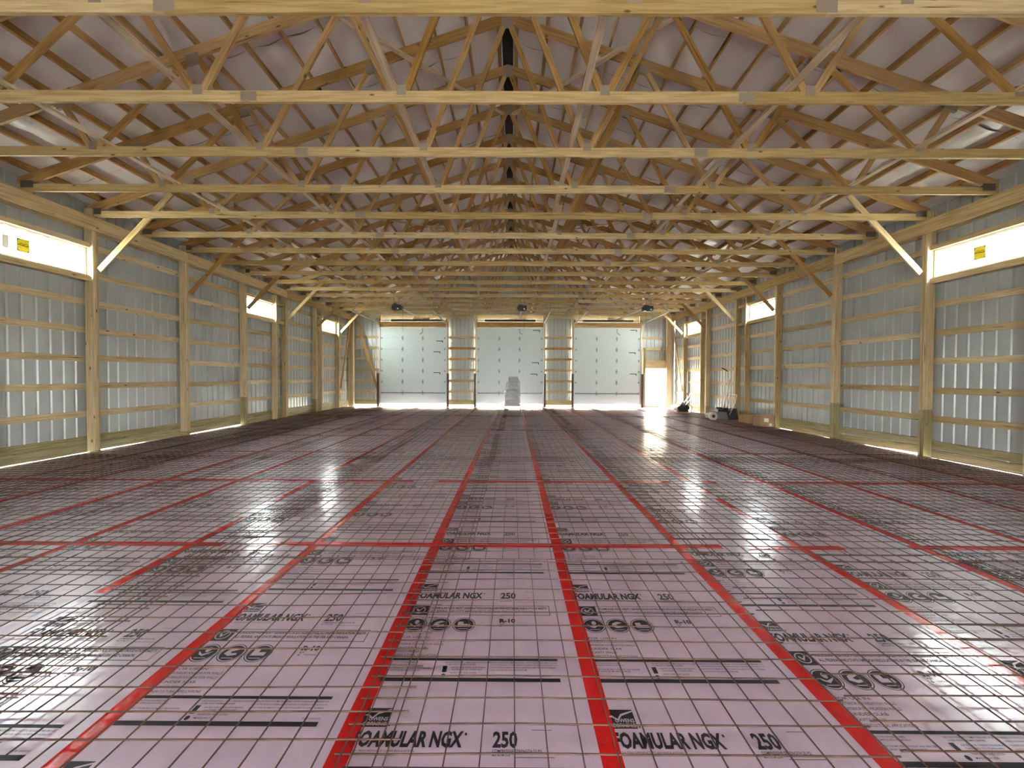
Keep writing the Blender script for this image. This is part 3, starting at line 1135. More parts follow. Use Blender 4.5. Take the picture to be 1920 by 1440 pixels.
# diagonal braces under the top chords near the ridge
for sd, nm in ((-1, "left"), (1, "right")):
    for (n0, n1, wh) in ((2, 5, "near"), (9, 12, "far")):
        a = Vector((XC + sd * 2.75, YT(n0) - 0.1, ztop(2.75) - TCV - 0.03))
        c = Vector((XC + sd * 0.12, YT(n1), ztop(0.12) - TCV - 0.03))
        o = board("roof_brace", a, c, 0.038, 0.089, 'pine_pale')
        tag(o, "pale diagonal brace under the %s roof slope, the %s one of two" % (nm, wh), "brace", "diagonal roof braces")
    o = board("roof_brace", (XC + sd * 5.6, YT(6), ztop(5.6) - TCV - 0.03), (XC + sd * 2.0, YT(10), ztop(2.0) - TCV - 0.03), 0.038, 0.089, 'pine_pale')
    tag(o, "pale diagonal brace halfway up the %s roof slope" % nm, "brace", "diagonal roof braces")

# knee braces ------------------------------------------------------------------
for sd in ("left", "right"):
    wall, xi, xo, sg = walls[sd]
    for i, n in enumerate((4, 6, 8, 10, 12, 14)):
        y = YT(n) + 0.058
        x0 = xi - sg * 0.045
        o = board("knee_brace", (x0, y, 3.99), (x0 - sg * 1.60, y, 5.66), 0.12, 0.036, 'pine' if n in (4, 10, 14) else 'pine_web')
        tag(o, "slanting knee brace from the %s wall up to the trusses, %s from the camera" % (sd, ORD[i]), "brace", "knee braces")
# corner diagonals
def diag(name, p, q, label, up):
    o = board(name, p, q, 0.038, 0.135, 'pine_web', None, up=up)
    tag(o, label, "brace", "diagonal corner braces")
diag("corner_brace", (XL + 0.03, 20.95, 1.05), (XL + 0.03, 22.24, 4.78), "leaning brace on the left wall beside the far corner", (1, 0, 0))
diag("corner_brace", (XR - 0.03, 20.95, 0.95), (XR - 0.03, 22.24, 4.78), "leaning brace on the right wall beside the far corner", (1, 0, 0))
diag("corner_brace", (-8.72, YP0 - 0.03, 4.70), (-7.53, YP0 - 0.03, 0.72), "leaning brace on the far wall left of the overhead doors", (0, 1, 0))

# ------------------------------------------------------------------ foam boards with printing
def text_polys(txt, x0, x1, y0, y1, bold=0.0, shear=0.0, res=2):
    cu = bpy.data.curves.new("txt", 'FONT')
    cu.body = txt
    cu.size = 1.0
    cu.offset = bold
    cu.shear = shear
    cu.resolution_u = res
    cu.fill_mode = 'FRONT'
    o = bpy.data.objects.new("txt", cu)
    COL.objects.link(o)
    bpy.context.view_layer.update()
    dg = bpy.context.evaluated_depsgraph_get()
    me = bpy.data.meshes.new_from_object(o.evaluated_get(dg))
    vs_ = [Vector(v.co) for v in me.vertices]
    fs = [tuple(p.vertices) for p in me.polygons]
    bpy.data.objects.remove(o)
    bpy.data.curves.remove(cu)
    bpy.data.meshes.remove(me)
    mx, Mx = min(v.x for v in vs_), max(v.x for v in vs_)
    my, My = min(v.y for v in vs_), max(v.y for v in vs_)
    out = [(x0 + (v.x - mx) / (Mx - mx) * (x1 - x0), y0 + (v.y - my) / (My - my) * (y1 - y0)) for v in vs_]
    return out, fs

class Print:
    """flat printed marks: (x across board, v along board from the logo line), material 0 ink, 1 bare foam"""
    def __init__(self):
        self.items = []
    def add(self, verts, faces, mi=0, lift=0.0):
        self.items.append((verts, faces, mi, lift))
    def rect(self, x0, x1, v0, v1, mi=0, lift=0.0):
        self.add([(x0, v0), (x1, v0), (x1, v1), (x0, v1)], [(0, 1, 2, 3)], mi, lift)
    def text(self, s_, x0, x1, v0, v1, mi=0, lift=0.0, **kw):
        v, f = text_polys(s_, x0, x1, v0, v1, **kw)
        self.add(v, f, mi, lift)
    def ellipse(self, cx, cv, rx, rv, n=24, mi=0, lift=0.0):
        self.add([(cx + rx * math.cos(2 * math.pi * k / n), cv + rv * math.sin(2 * math.pi * k / n)) for k in range(n)], [tuple(range(n))], mi, lift)
    def ring(self, cx, cv, r, w, n=28, mi=0):
        v, f = [], []
        for k in range(n):
            th = 2 * math.pi * k / n
            v.append((cx + r * math.cos(th), cv + r * math.sin(th)))
            v.append((cx + (r - w) * math.cos(th), cv + (r - w) * math.sin(th)))
        for k in range(n):
            a, b_ = 2 * k, 2 * ((k + 1) % n)
            f.append((a, b_, b_ + 1, a + 1))
        self.add(v, f, mi)
P = Print()
L2 = 0.0003
# logo block
P.rect(0.035, 0.165, -0.055, 0.055)
P.add([(0.035, 0.012), (0.055, 0.02), (0.08, 0.0), (0.10, 0.028), (0.165, 0.05), (0.165, 0.042), (0.105, 0.018), (0.08, -0.012), (0.055, 0.008)],
      [tuple(range(9))], 1, L2)
P.text("OWENS", 0.065, 0.160, -0.020, 0.002, 1, L2, bold=0.02)
P.text("CORNING", 0.045, 0.160, -0.049, -0.026, 1, L2, bold=0.02)
P.ellipse(0.176, -0.045, 0.005, 0.006, 8)
# product name
P.text("FOAMULAR NGX", 0.030, 0.545, -0.160, -0.074, bold=0.042, shear=0.06)
P.ellipse(0.556, -0.090, 0.006, 0.008, 8)
P.text("HIGH PERFORMANCE FOAM INSULATION", 0.035, 0.33, -0.183, -0.172)
P.text("250", 0.685, 0.800, -0.160, -0.074, bold=0.035)
P.text("COMPRESSIVE STRENGTH 25 PSI", 0.685, 0.91, -0.182, -0.167, bold=0.015)
P.text("MIN. ASTM C578", 0.685, 0.765, -0.200, -0.189, bold=0.015)
P.rect(0.87, 0.965, -0.068, -0.065)
P.rect(0.79, 0.965, -0.206, -0.203)
# certification bar
P.rect(0.022, 0.165, -0.370, -0.250)
P.ring(0.100, -0.310, 0.045, 0.007, mi=1)
P.items[-1] = (P.items[-1][0], P.items[-1][1], 1, L2)
P.add([(0.075, -0.300), (0.095, -0.335), (0.145, -0.262), (0.098, -0.312), (0.085, -0.292)], [(0, 1, 2, 3, 4)], 1, L2)
P.rect(0.165, 1.045, -0.255, -0.250)
P.rect(0.165, 1.045, -0.370, -0.364)
P.rect(1.040, 1.045, -0.364, -0.255)
P.text("FOAMULAR NGX NEXT GENERATION EXTRUDED POLYSTYRENE INSULATION MEETS", 0.185, 1.025, -0.297, -0.272, bold=0.03)
P.text("ALL FEDERAL AND STATE EMISSION REGULATIONS IN THE USA AND CANADA.", 0.185, 0.93, -0.338, -0.313, bold=0.03)
# three round icons
for k, cx in enumerate((0.113, 0.278, 0.443)):
    P.ring(cx, -0.478, 0.078, 0.005)
    P.ellipse(cx, -0.478, 0.066, 0.066)
    if k == 0:
        P.add([(cx - 0.045, -0.462), (cx - 0.01, -0.490), (cx + 0.045, -0.465), (cx + 0.028, -0.485), (cx, -0.507), (cx - 0.03, -0.492)], [tuple(range(6))], 1, L2)
        P.ellipse(cx + 0.004, -0.452, 0.016, 0.022, 10, 1, L2)
    elif k == 1:
        P.add([(cx + 0.035, -0.445), (cx, -0.435), (cx - 0.035, -0.455), (cx - 0.045, -0.485), (cx - 0.01, -0.505), (cx + 0.035, -0.495),
               (cx + 0.03, -0.478), (cx, -0.482), (cx - 0.012, -0.468), (cx + 0.01, -0.457)], [tuple(range(10))], 1, L2)
    else:
        P.add([(cx - 0.042, -0.445), (cx - 0.005, -0.445), (cx - 0.005, -0.470), (cx + 0.042, -0.470), (cx + 0.042, -0.500), (cx - 0.042, -0.500)], [tuple(range(6))], 1, L2)
    P.rect(cx - 0.035, cx + 0.035, -0.525, -0.519, 1, L2)
P.text("R-10", 0.685, 0.795, -0.455, -0.408, bold=0.055)
P.text('2"', 0.685, 0.715, -0.497, -0.462, bold=0.01)
P.text("THICKNESS", 0.722, 0.800, -0.495, -0.484, bold=0.01)
# uses
for k, (s_, w_) in enumerate((("FOR USE IN:", 0.19), ("EXTERIOR FOUNDATION WALLS", 0.29), ("INTERIOR FOUNDATION WALLS", 0.285), ("UNDER SLAB", 0.19), ("CAVITY WALLS", 0.15), ("AGRICULTURAL APPLICATIONS", 0.27))):
    P.text(s_, 0.050, 0.050 + w_, -0.620 - 0.033 * k, -0.602 - 0.033 * k, bold=0.005)
P.rect(0.035, 1.045, -0.822, -0.803)
for c0, c1, rows in ((0.035, 0.20, 2), (0.035, 0.29, 4), (0.37, 0.64, 3), (0.63, 1.04, 4)):
    pass
def fine(x0, x1, v, s_):
    P.text(s_, x0, x1, v - 0.010, v, bold=0.01, res=1)
fine(0.035, 0.20, -0.832, "SEE ACTUAL PACKAGE LABEL")
fine(0.035, 0.21, -0.848, "FOR APPLICATION DETAILS")
fine(0.035, 0.30, -0.880, "PROTECT FROM DIRECT SUNLIGHT AND WEATHER")
fine(0.035, 0.24, -0.896, "KEEP AWAY FROM HEAT SOURCES")
fine(0.38, 0.65, -0.832, "INSULATION BOARD COMBUSTIBLE SEE DATA SHEET")
fine(0.38, 0.56, -0.848, "COVER WITH THERMAL BARRIER")
P.rect(0.37, 0.395, -0.915, -0.865)
fine(0.42, 0.62, -0.872, "RATED FOR SURFACE BURNING")
fine(0.42, 0.60, -0.888, "CLASSIFIED TO STANDARD")
fine(0.42, 0.57, -0.915, "INSPECTED AND LISTED")
P.ellipse(0.382, -0.940, 0.012, 0.014, 12)
fine(0.415, 0.52, -0.935, "MADE IN USA")
for k, (w_, s_) in enumerate(((1.04, "WARNING THIS PRODUCT IS COMBUSTIBLE AND MAY CONSTITUTE A FIRE HAZARD IF IMPROPERLY USED"),
                              (1.04, "A PROTECTIVE BARRIER OR THERMAL BARRIER IS REQUIRED AS SPECIFIED IN THE BUILDING CODE"),
                              (1.03, "FOR ADDITIONAL INFORMATION CONSULT SAFETY DATA SHEET OR CONTACT THE MAKER"),
                              (0.86, "DO NOT LEAVE EXPOSED STORE AWAY FROM FLAME"))):
    fine(0.645, w_, -0.832 - 0.020 * k, s_)
fine(0.955, 1.045, -0.935, "PUB 10020312")
P.rect(0.030, 1.045, -0.985, -0.958)

def print_mesh(phase):
    """phase: distance of the first logo from the near end of the board"""
    bm = bmesh.new()
    for k in (-1, 0, 1, 2):
        base = phase + k * 1.2192
        for (vs_, fs, mi, lift) in P.items:
            lo = min(v[1] for v in vs_) + base
            hi = max(v[1] for v in vs_) + base
            if hi < 0.02 or lo > PL - 0.02:
                continue
            bv = [bm.verts.new((v[0], v[1] + base, 0.0006 + lift)) for v in vs_]
            for f in fs:
                try:
                    bf = bm.faces.new([bv[i] for i in f])
                    bf.material_index = mi
                except ValueError:
                    pass
    for co, no in (((0, 0.01, 0), (0, -1, 0)), ((0, PL - 0.01, 0), (0, 1, 0))):
        bmesh.ops.bisect_plane(bm, geom=bm.verts[:] + bm.edges[:] + bm.faces[:], plane_co=co, plane_no=no, clear_outer=True)
    bm.normal_update()
    for f in bm.faces:
        if f.normal.z < 0:
            f.normal_flip()
    me = bpy.data.meshes.new("print")
    bm.to_mesh(me)
    bm.free()
    me.materials.append(M['ink'])
    me.materials.append(M['foam'])
    return me
PH = {0: 0.425, 1: 0.425 - 0.29 + 1.2192, 2: 0.425 - 0.47 + 1.2192, 3: 0.80}
PM = {k: print_mesh(v % 1.2192) for k, v in PH.items()}
def foam_mesh(l):
    a, t = PW - 0.004, 0.05
    return mesh_from("foam_board", [(0.002, 0.002, -t), (a, 0.002, -t), (a, l - 0.002, -t), (0.002, l - 0.002, -t),
                                    (0.002, 0.002, 0), (a, 0.002, 0), (a, l - 0.002, 0), (0.002, l - 0.002, 0)], BOX_F, 'foam')
FM = {True: foam_mesh(PL), False: foam_mesh(1.10)}
colphase = {7: 0, 8: 0, 6: 1, 9: 2, 10: 3, 5: 2, 11: 2}
SEAM_X = [FX0 + PW * i for i in range(16)]
for i in range(15):
    ph = colphase.get(i, (i * 7) % 4)
    for j in range(10):
        full = j < 9
        y0 = FY0 + PL * j
        mt = Matrix.Translation((FX0 + PW * i, y0, random.uniform(-0.0008, 0.0008)))
        o = place(bpy.data.objects.new("foam_board", FM[full]), mt, floor)
        if full:
            pr = place(bpy.data.objects.new("print", PM[ph]), mt, o)
            if i == 7 and j in (0, 1):
                pr["label"] = "black printed lettering and logos on pink foam"

# red tape on the seams
TZ = 0.0014
def tape(x0, y0, x1, y1, z=TZ):
    d = Vector((x1 - x0, y1 - y0, 0))
    l = d.length
    n_ = max(2, int(l / 0.25))
    x = d.normalized()
    side = Vector((-x.y, x.x, 0))
    v, f = [], []
    sd_ = random.uniform(0, 99)
    for k in range(n_ + 1):
        t = l * k / n_
        c = x * t + side * (0.004 * noise.noise((t * 0.8, sd_, 0)))
        for q in (-0.049, -0.02, 0.02, 0.049):
            p = c + side * (q + (0.002 * noise.noise((t * 3, sd_, q * 50)) if abs(q) > 0.03 else 0))
            v.append((p.x, p.y, 0.0008 * noise.noise((t * 5, q * 40, sd_)) if abs(q) < 0.03 else -0.0006))
    for k in range(n_):
        for q in range(3):
            a = k * 4 + q
            f.append((a, a + 4, a + 5, a + 1))
    me = mesh_from("tape_strip", v, f, 'tape', True)
    place(bpy.data.objects.new("tape_strip", me), Matrix.Translation((x0, y0, z)), floor)
for i, x in enumerate(SEAM_X[1:-1], 1):  # some seams get gaps standing in for glare that washes tape out
    segs = [(-0.8, 11.3), (11.28, 22.0)]
    if i == 10:
        segs = [(-0.8, 4.42), (4.72, 5.55), (5.80, 8.2), (8.6, 22.0)]
    if i == 5:
        segs = [(3.05, 4.72), (5.2, 6.42), (7.0, 22.0)]
    if i == 4:
        segs = [(2.0, 3.9), (3.95, 22.0)]
    for (a, b_) in segs:
        tape(x + random.uniform(-.006, .006), a, x + random.uniform(-.01, .01), b_)
for j in (2, 3, 4, 5, 6, 7, 8, 9):
    y = FY0 + PL * j
    if j == 2:
        segs = [(-9.2, -2.9), (-2.55, 2.1), (2.35, 3.3), (4.0, 8.9)]
    elif j == 3:
        segs = [(-9.2, -1.6), (-1.2, 2.55), (2.75, 3.3), (3.7, 8.9)]
    elif j == 4:
        segs = [(-7.0, -2.4), (3.0, 8.9)]
    else:
        segs = [(-9.0, 8.9)] if j in (6, 8) else [(-8.0, -1.0)]
    for (a, b_) in segs:
        tape(a, y + random.uniform(-.012, .012), b_, y + random.uniform(-.012, .012), TZ + 0.0012)

# ------------------------------------------------------------------ welded wire mesh sheets
WIRE = 0.1524
def wire_sheet_mesh(seed, nx=17, ny_=31):
    rs = random.Random(seed)
    ox, oy = rs.uniform(0, 90), rs.uniform(0, 90)
    wx, wy = (nx - 1) * WIRE, (ny_ - 1) * WIRE
    def h(x, y):
        a = noise.noise((x * 0.55 + ox, y * 0.45 + oy, 0.0))
        b_ = noise.noise((x * 1.6 + ox, y * 1.3 + oy, 5.0))
        return 0.024 + 0.018 * max(-0.7, a) + 0.006 * b_
    mb = MB()
    r = 0.0040
    ov = 0.035
    for i in range(nx):
        x = i * WIRE
        b0 = 0.004 * rs.uniform(-1, 1)
        pts = []
        for k in range(16):
            y = -ov + (wy + 2 * ov) * k / 15
            pts.append((x + b0 + 0.005 * noise.noise((y * 0.8, x * 3 + ox, 1.0)), y, h(x, y) + 0.0055))
        mb.tube(pts, r, 4, caps=False)
    for j in range(ny_):
        y = j * WIRE
        b0 = 0.004 * rs.uniform(-1, 1)
        pts = []
        for k in range(10):
            x = -ov + (wx + 2 * ov) * k / 9
            pts.append((x, y + b0 + 0.005 * noise.noise((x * 0.8, y * 3 + oy, 2.0)), h(x, y)))
        mb.tube(pts, r, 4, caps=False)
    me = mesh_from("wire_sheet", mb.v, mb.f, 'rust', True)
    return me
WV = [wire_sheet_mesh(100 + k) for k in range(6)]
cols = [-9.12, -7.42, -5.13, -2.87, -0.56, 1.76, 4.10, 6.42]
rows = [-0.98, 3.58, 7.93, 12.28, 16.63]
for j, y in enumerate(rows):
    for i, x in enumerate(cols):
        o = bpy.data.objects.new("wire_mesh_sheet", WV[(i * 2 + j * 3) % 6])
        dx = random.uniform(-0.05, 0.05) + (0.03 * j if 2 < i < 6 else 0)
        if j == 0 and i in (3, 4):
            dx = -0.11 if i == 3 else -0.19
        if i == 0:
            dx = 0.02
        if i == 7:
            dx = -0.03
        lift = 0.006 * ((i % 2) + 2 * (j % 2))
        mt = Matrix.Translation((x + dx, y + random.uniform(-0.03, 0.03), lift)) @ Matrix.Rotation(random.uniform(-0.004, 0.004), 4, 'Z')
        place(o, mt)
        tag(o, "rusty welded wire mesh sheet on pink foam, %s row from camera, %s from left wall" % (ORD[j], ORD[i]), "wire mesh", "wire mesh sheets on the floor")

# ------------------------------------------------------------------ foil-wrapped pallet load
px, py = -0.03, 21.35
pt = thing("pallet_load", (px, py, 0.02), "tall silver foil wrapped load on a pallet before the middle overhead door", "pallet load")
for k in range(5):
    box("deck_plank", px - 0.48, px + 0.48, py - 0.45 + k * 0.2, py - 0.45 + k * 0.2 + 0.11, 0.13, 0.15, 'pine_pale', pt)
for q in (-0.44, 0, 0.40):
    box("stringer", px + q, px + q + 0.04, py - 0.45, py + 0.46, 0.022, 0.129, 'pine_pale', pt)
def blob_stack():
    prof = [(0.15, 0.445, 0.0), (0.62, 0.455, -0.01), (0.97, 0.44, 0.0), (1.03, 0.395, 0.02), (1.20, 0.385, 0.03), (1.39, 0.375, 0.03),
            (1.43, 0.285, 0.06), (1.60, 0.275, 0.055), (1.66, 0.25, 0.05), (1.69, 0.18, 0.04)]
    secs = []
    for (z0, w0, c0), (z1, w1, c1) in zip(prof[:-1], prof[1:]):
        n_ = max(1, int((z1 - z0) / 0.055))
        for k in range(n_):
            t = k / n_
            secs.append((z0 + (z1 - z0) * t, w0 + (w1 - w0) * t, c0 + (c1 - c0) * t))
    secs.append(prof[-1])
    n_ = 36
    v, f = [], []
    for i, (z, hw, cx) in enumerate(secs):
        for k in range(n_):
            th = 2 * math.pi * k / n_
            c, s_ = math.cos(th), math.sin(th)
            e = 0.42
            x = hw * math.copysign(abs(c) ** e, c)
            y = hw * 0.95 * math.copysign(abs(s_) ** e, s_)
            q = 1 + 0.05 * noise.noise((c * 2.2, s_ * 2.2, z * 6)) + 0.055 * noise.noise((c * 4.5 + z * 3, s_ * 4.5, z * 13)) - 0.012 * (i % 3 == 0)
            v.append((px + cx + x * q, py + y * q, z + 0.02 * noise.noise((c * 2, s_ * 2, z * 3 + 9))))
    for i in range(len(secs) - 1):
        for k in range(n_):
            a, b_ = i * n_ + k, i * n_ + (k + 1) % n_
            if (i + k) % 2:
                f.append((a, b_, b_ + n_))
                f.append((a, b_ + n_, a + n_))
            else:
                f.append((a, b_, a + n_))
                f.append((b_, b_ + n_, a + n_))
    f.append(tuple(range(n_))[::-1])
    f.append(tuple((len(secs) - 1) * n_ + k for k in range(n_)))
    mb = MB()
    mb.v, mb.f, mb.mi = v, f, [0] * len(f)
    return mb
blob_stack().build("foil_wrap", 'foil', pt)

# ------------------------------------------------------------------ plate compactor near the entry door
cx, cy = 8.02, 18.85
pc = thing("plate_compactor", (cx, cy, 0.03), "plate compactor with black engine and bright handle beside the right wall", "plate compactor")
mb = MB()
prof = [(-0.36, 0.14), (-0.28, 0.05), (0.26, 0.05), (0.34, 0.15)]
for (x0, z0), (x1, z1) in zip(prof[:-1], prof[1:]):
    for (a, b_) in (((x0, z0), (x1, z1)),):
        v0 = len(mb.v)
        mb.v += [(cx + a[0], cy - 0.24, a[1] - 0.02), (cx + b_[0], cy - 0.24, b_[1] - 0.02), (cx + b_[0], cy + 0.24, b_[1] - 0.02), (cx + a[0], cy + 0.24, a[1] - 0.02),
                 (cx + a[0], cy - 0.24, a[1] + 0.02), (cx + b_[0], cy - 0.24, b_[1] + 0.02), (cx + b_[0], cy + 0.24, b_[1] + 0.02), (cx + a[0], cy + 0.24, a[1] + 0.02)]
        for q in BOX_F:
            mb.f.append(tuple(v0 + i for i in q))
            mb.mi.append(0)
mb.build("base_plate", 'orange', pc)
mb = MB()
mb.box(cx - 0.24, cx + 0.24, cy - 0.18, cy + 0.18, 0.08, 0.14)
mb.box(cx - 0.20, cx + 0.10, cy - 0.15, cy + 0.15, 0.14, 0.32)
mb.box(cx - 0.12, cx + 0.22, cy - 0.13, cy + 0.13, 0.30, 0.43)
mb.tube([(cx - 0.18, cy - 0.16, 0.25), (cx - 0.18, cy + 0.16, 0.25)], 0.10, 12)
mb.tube([(cx + 0.14, cy - 0.18, 0.26), (cx + 0.14, cy - 0.10, 0.26)], 0.13, 14)
mb.build("engine", 'black', pc)
mb = MB()
mb.tube([(cx - 0.02, cy - 0.14, 0.46), (cx - 0.02, cy + 0.14, 0.46)], 0.07, 12)
mb.box(cx + 0.03, cx + 0.14, cy - 0.15, cy - 0.05, 0.34, 0.41)
mb.build("air_cleaner", 'greymetal', pc)
mb = MB()
for q in (-0.18, 0.18):
    mb.tube([(cx + 0.10, cy + q, 0.40), (cx + 0.45, cy + q, 0.84), (cx + 0.56, cy + q, 0.88)], 0.014, 8)
mb.tube([(cx + 0.56, cy - 0.18, 0.88), (cx + 0.56, cy + 0.18, 0.88)], 0.014, 8)
mb.build("handle", 'silver', pc)
mb = MB()
mb.tube([(cx + 0.24, cy - 0.25, 0.10), (cx + 0.36, cy - 0.25, 0.20), (cx + 0.37, cy - 0.25, 0.32), (cx + 0.28, cy - 0.25, 0.40), (cx + 0.16, cy - 0.25, 0.38)], 0.015, 8)
mb.tube([(cx - 0.30, cy, 0.10), (cx - 0.38, cy, 0.26), (cx - 0.28, cy, 0.36)], 0.015, 8)
mb.build("lifting_frame", 'blackmetal', pc)

# ------------------------------------------------------------------ mower by the right wall
mx_, my_ = 8.28, 15.80
mw = thing("push_mower", (mx_, my_, 0.03), "grey and black push mower with a big cream front wheel by the right wall", "mower")
mb = MB()
wc = (mx_ - 0.46, my_ - 0.27, 0.19)
s0 = len(mb.v)
mb.lathe_x(wc, [(-0.05, 0.09), (-0.045, 0.16), (0.045, 0.16), (0.05, 0.09)], 22)
lathe_y_fix(mb, s0, wc)
mb.build("front_wheel", 'cream', mw)
mb = MB()
s0 = len(mb.v)
mb.lathe_x((wc[0], wc[1], wc[2]), [(-0.06, 0.03), (-0.058, 0.065), (-0.049, 0.065)], 14)
lathe_y_fix(mb, s0, wc)
mb.build("wheel_hub", 'rubber', mw)
mb = MB()
secs = [(-0.52, 0.09, 0.22), (-0.40, 0.07, 0.31), (-0.18, 0.07, 0.36), (0.10, 0.07, 0.34), (0.30, 0.08, 0.26)]
for (x0, a0, b0), (x1, a1, b1) in zip(secs[:-1], secs[1:]):
    v0 = len(mb.v)
    y0, y1 = my_ - 0.22, my_ + 0.24
    mb.v += [(mx_ + x0, y0, a0), (mx_ + x1, y0, a1), (mx_ + x1, y1, a1), (mx_ + x0, y1, a0), (mx_ + x0, y0 + 0.03, b0), (mx_ + x1, y0 + 0.03, b1), (mx_ + x1, y1 - 0.03, b1), (mx_ + x0, y1 - 0.03, b0)]
    for q in BOX_F:
        mb.f.append(tuple(v0 + i for i in q))
        mb.mi.append(0)
mb.build("deck", 'greymetal', mw)
mb = MB()
mb.box(mx_ - 0.22, mx_ + 0.04, my_ - 0.19, my_ + 0.18, 0.33, 0.44)
mb.tube([(mx_ - 0.09, my_, 0.44), (mx_ - 0.09, my_, 0.52)], 0.12, 14)
mb.box(mx_ + 0.0, mx_ + 0.20, my_ - 0.15, my_ + 0.15, 0.33, 0.50)
mb.build("engine", 'blackmetal', mw)
mb = MB()
v0 = len(mb.v)
mb.v += [(mx_ + 0.18, my_ - 0.24, 0.05), (mx_ + 0.56, my_ - 0.24, 0.05), (mx_ + 0.56, my_ + 0.24, 0.05), (mx_ + 0.18, my_ + 0.24, 0.05),
         (mx_ + 0.12, my_ - 0.20, 0.34), (mx_ + 0.50, my_ - 0.20, 0.48), (mx_ + 0.50, my_ + 0.20, 0.48), (mx_ + 0.12, my_ + 0.20, 0.34)]
for q in BOX_F:
    mb.f.append(tuple(v0 + i for i in q))
    mb.mi.append(0)
mb.build("grass_bag", 'blackfelt', mw)
mb = MB()
for q in (-0.2, 0.2):
    c_ = (mx_ + 0.28, my_ + q, 0.13)
    s0 = len(mb.v)
    mb.lathe_x(c_, [(-0.03, 0.06), (-0.028, 0.10), (0.028, 0.10), (0.03, 0.06)], 16)
    lathe_y_fix(mb, s0, c_)
mb.build("rear_wheel", 'rubber', mw)
mb = MB()
mb.tube([(mx_ + 0.20, my_ - 0.24, 0.24), (mx_ + 0.42, my_ - 0.24, 0.72), (mx_ + 0.47, my_ - 0.24, 1.02), (mx_ + 0.47, my_ + 0.20, 1.02), (mx_ + 0.42, my_ + 0.20, 0.72), (mx_ + 0.20, my_ + 0.20, 0.24)], 0.016, 8)
mb.build("handlebar", 'silver', mw)

# long handled tools leaning behind the mower
def pole_tool(x0, y0, x1, y1, z1, mat, head, label):
    t = thing("long_handled_tool", (x0, y0, 0.03), label, "hand tool", "long tools leaning by the right wall")
    mb = MB()
    mb.tube([(x0, y0, 0.08), ((x0 + x1) / 2, (y0 + y1) / 2, z1 / 2 + 0.04), (x1, y1, z1)], 0.017, 8)
    mb.build("handle", mat, t)
    mb = MB()
    if head == "rake":
        mb.box(x0 - 0.22, x0 + 0.22, y0 - 0.015, y0 + 0.015, 0.08, 0.11)
        for k in range(9):
            xx = x0 - 0.21 + k * 0.0525
            mb.box(xx - 0.006, xx + 0.006, y0 - 0.07, y0 - 0.01, 0.03, 0.095)
    else:
        mb.tube([(x0 - 0.02, y0, 0.35), (x0 - 0.01, y0, 0.06)], 0.06, 10, radii=[0.03, 0.065])
    mb.build("head", 'greymetal', t)
    return t
pole_tool(8.52, 16.26, 8.86, 16.26, 1.62, 'pine_pale', "shovel", "pale wooden tool handle leaning nearest the mower engine")
pole_tool(8.60, 16.42, 8.92, 16.42, 1.36, 'silver', "shovel", "bright metal tool handle leaning in the middle behind the mower")
t3 = pole_tool(8.62, 16.60, 8.93, 16.60, 1.98, 'galv', "rake", "thin tool with a black grip at its top leaning on the post behind the mower")
mb = MB()
mb.tube([(8.93, 16.60, 1.96), (8.84, 16.57, 2.02), (8.68, 16.55, 2.09)], 0.022, 8)
mb.build("grip", 'black', t3)

# ------------------------------------------------------------------ cardboard boxes by the right wall
def carton(x, y, w, d, h, rz, label, taped):
    t = thing("cardboard_box", (x, y, 0.03), label, "box")
    R = Matrix.Translation((x, y, 0.0)) @ Matrix.Rotation(rz, 4, 'Z')
    def put(name, verts, faces, mat, par):
        inv = WM[par.name].inverted() @ R
        me = mesh_from(name, [inv @ Vector(v) for v in verts], faces, mat)
        return place(bpy.data.objects.new(name, me), WM[par.name].copy(), par)
    def bx(x0, x1, y0, y1, z0, z1):
        return [(x0, y0, z0), (x1, y0, z0), (x1, y1, z0), (x0, y1, z0), (x0, y0, z1), (x1, y0, z1), (x1, y1, z1), (x0, y1, z1)]
    put("carton_body", bx(-w / 2, w / 2, -d / 2, d / 2, 0.03, 0.03 + h), BOX_F, 'card', t)
    put("flap", bx(-w / 2, w / 2, -d / 2, -0.003, 0.031 + h, 0.037 + h), BOX_F, 'card', t)
    put("flap", bx(-w / 2, w / 2, 0.003, d / 2, 0.031 + h, 0.037 + h), BOX_F, 'card', t)
    if taped:
        put("shipping_label", bx(-0.10, 0.06, -d / 2 - 0.003, -d / 2 - 0.001, 0.03 + h * 0.45, 0.03 + h * 0.78), BOX_F, 'label', t)
        put("shipping_label", bx(0.08, 0.17, -d / 2 - 0.003, -d / 2 - 0.001, 0.06, 0.03 + h * 0.32), BOX_F, 'label', t)
        put("tape_band", bx(-w / 2 - 0.001, w / 2 + 0.001, -0.03, 0.03, 0.037 + h, 0.038 + h), BOX_F, 'cream', t)
carton(8.58, 13.60, 0.50, 0.34, 0.38, 0.04, "brown cardboard box with pale labels against the right wall", True)
carton(8.72, 14.62, 0.50, 0.55, 0.27, -0.03, "low plain brown cardboard box behind the labelled box", False)

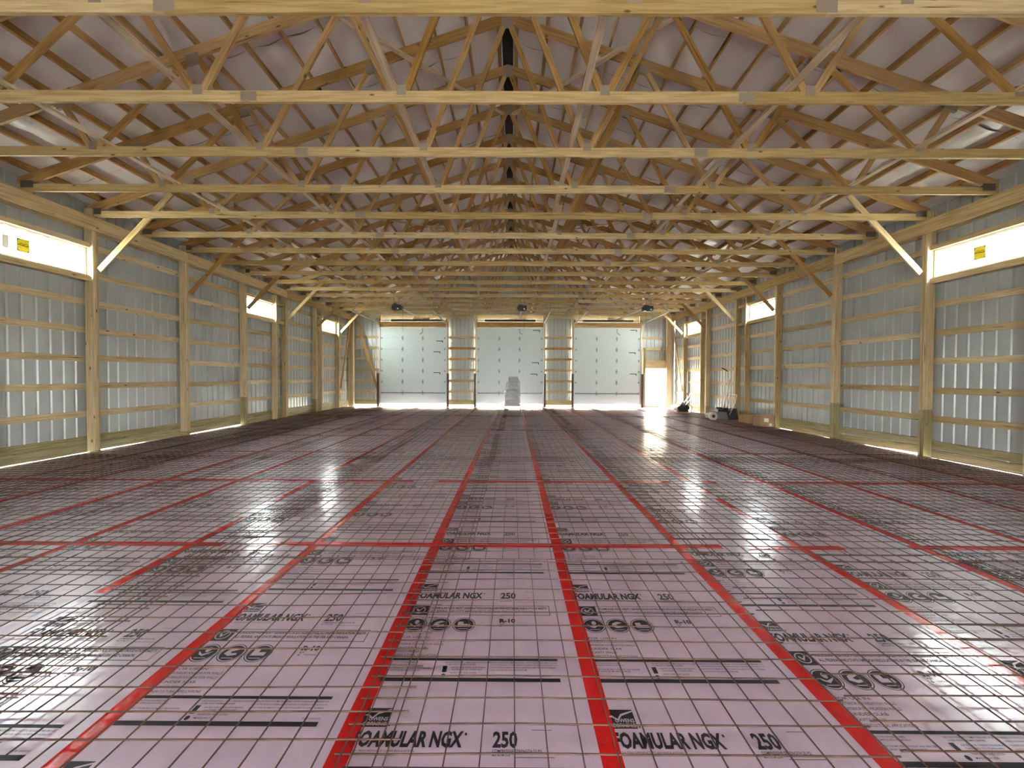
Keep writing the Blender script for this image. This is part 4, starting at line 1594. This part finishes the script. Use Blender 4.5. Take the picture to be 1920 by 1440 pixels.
# small controls
def small_box(name, x0, x1, y0, y1, z0, z1, label, cat):
    t = thing(name, ((x0 + x1) / 2, (y0 + y1) / 2, z0), label, cat)
    box("case", x0, x1, y0, y1, z0, z1, 'black', t)
    box("button", (x0 + x1) / 2 - 0.02, (x0 + x1) / 2 + 0.02, y0 - 0.008, y0 - 0.0005, z0 + 0.05, z0 + 0.09, 'label', t)
small_box("door_control", -3.74, -3.64, YP0 - 0.05, YP0 - 0.001, 1.42, 1.64, "small black wall control on the jamb right of the left overhead door", "door control")

# ------------------------------------------------------------------ bare trees outside
def tree(x, y, h, r, seed, label):
    rs = random.Random(seed)
    t = thing("bare_tree", (x, y, -0.12), label, "tree", "bare trees outside the building")
    tr = MB()
    pts = [Vector((x, y, -0.15))]
    for k in range(1, 9):
        pts.append(Vector((x + 0.25 * noise.noise((k * 0.5, seed, 0)), y + 0.25 * noise.noise((k * 0.5, seed, 7)), h * k / 8)))
    tr.tube(pts, r, 8, radii=[r * (1 - 0.085 * k) for k in range(9)])
    tr.build("trunk", 'bark', t, True)
    br = MB()
    def grow(p, d, l, rad, lev):
        q = [p]
        for k in range(3):
            d = (d + Vector((rs.uniform(-.35, .35), rs.uniform(-.35, .35), rs.uniform(-.1, .3)))).normalized()
            q.append(q[-1] + d * l / 3)
        br.tube(q, rad, 5, radii=[rad, rad * .8, rad * .6, rad * .4], caps=False)
        if lev > 0:
            for k in range(3):
                nd = (d + Vector((rs.uniform(-.9, .9), rs.uniform(-.9, .9), rs.uniform(-.2, .5)))).normalized()
                grow(q[1 + k % 3], nd, l * 0.62, rad * 0.5, lev - 1)
    for k in range(11):
        a = rs.uniform(0, 2 * math.pi)
        z = h * rs.uniform(0.3, 0.98)
        i = min(7, int(z / h * 8))
        grow(pts[i + 1].copy(), Vector((math.cos(a), math.sin(a), 0.45)), h * 0.28, r * 0.35, 2)
    br.build("branches", 'bark', t, True)
tree(16.5, 14.6, 9.0, 0.34, 3, "thick bare tree seen through the nearest right window")
tree(19.0, 28.5, 8.0, 0.16, 5, "slim bare tree seen through the middle right window")
tree(17.0, 37.0, 8.5, 0.15, 8, "slim bare tree seen through the farthest right window")
tree(-21.0, 33.5, 8.0, 0.18, 13, "bare tree outside the left wall")
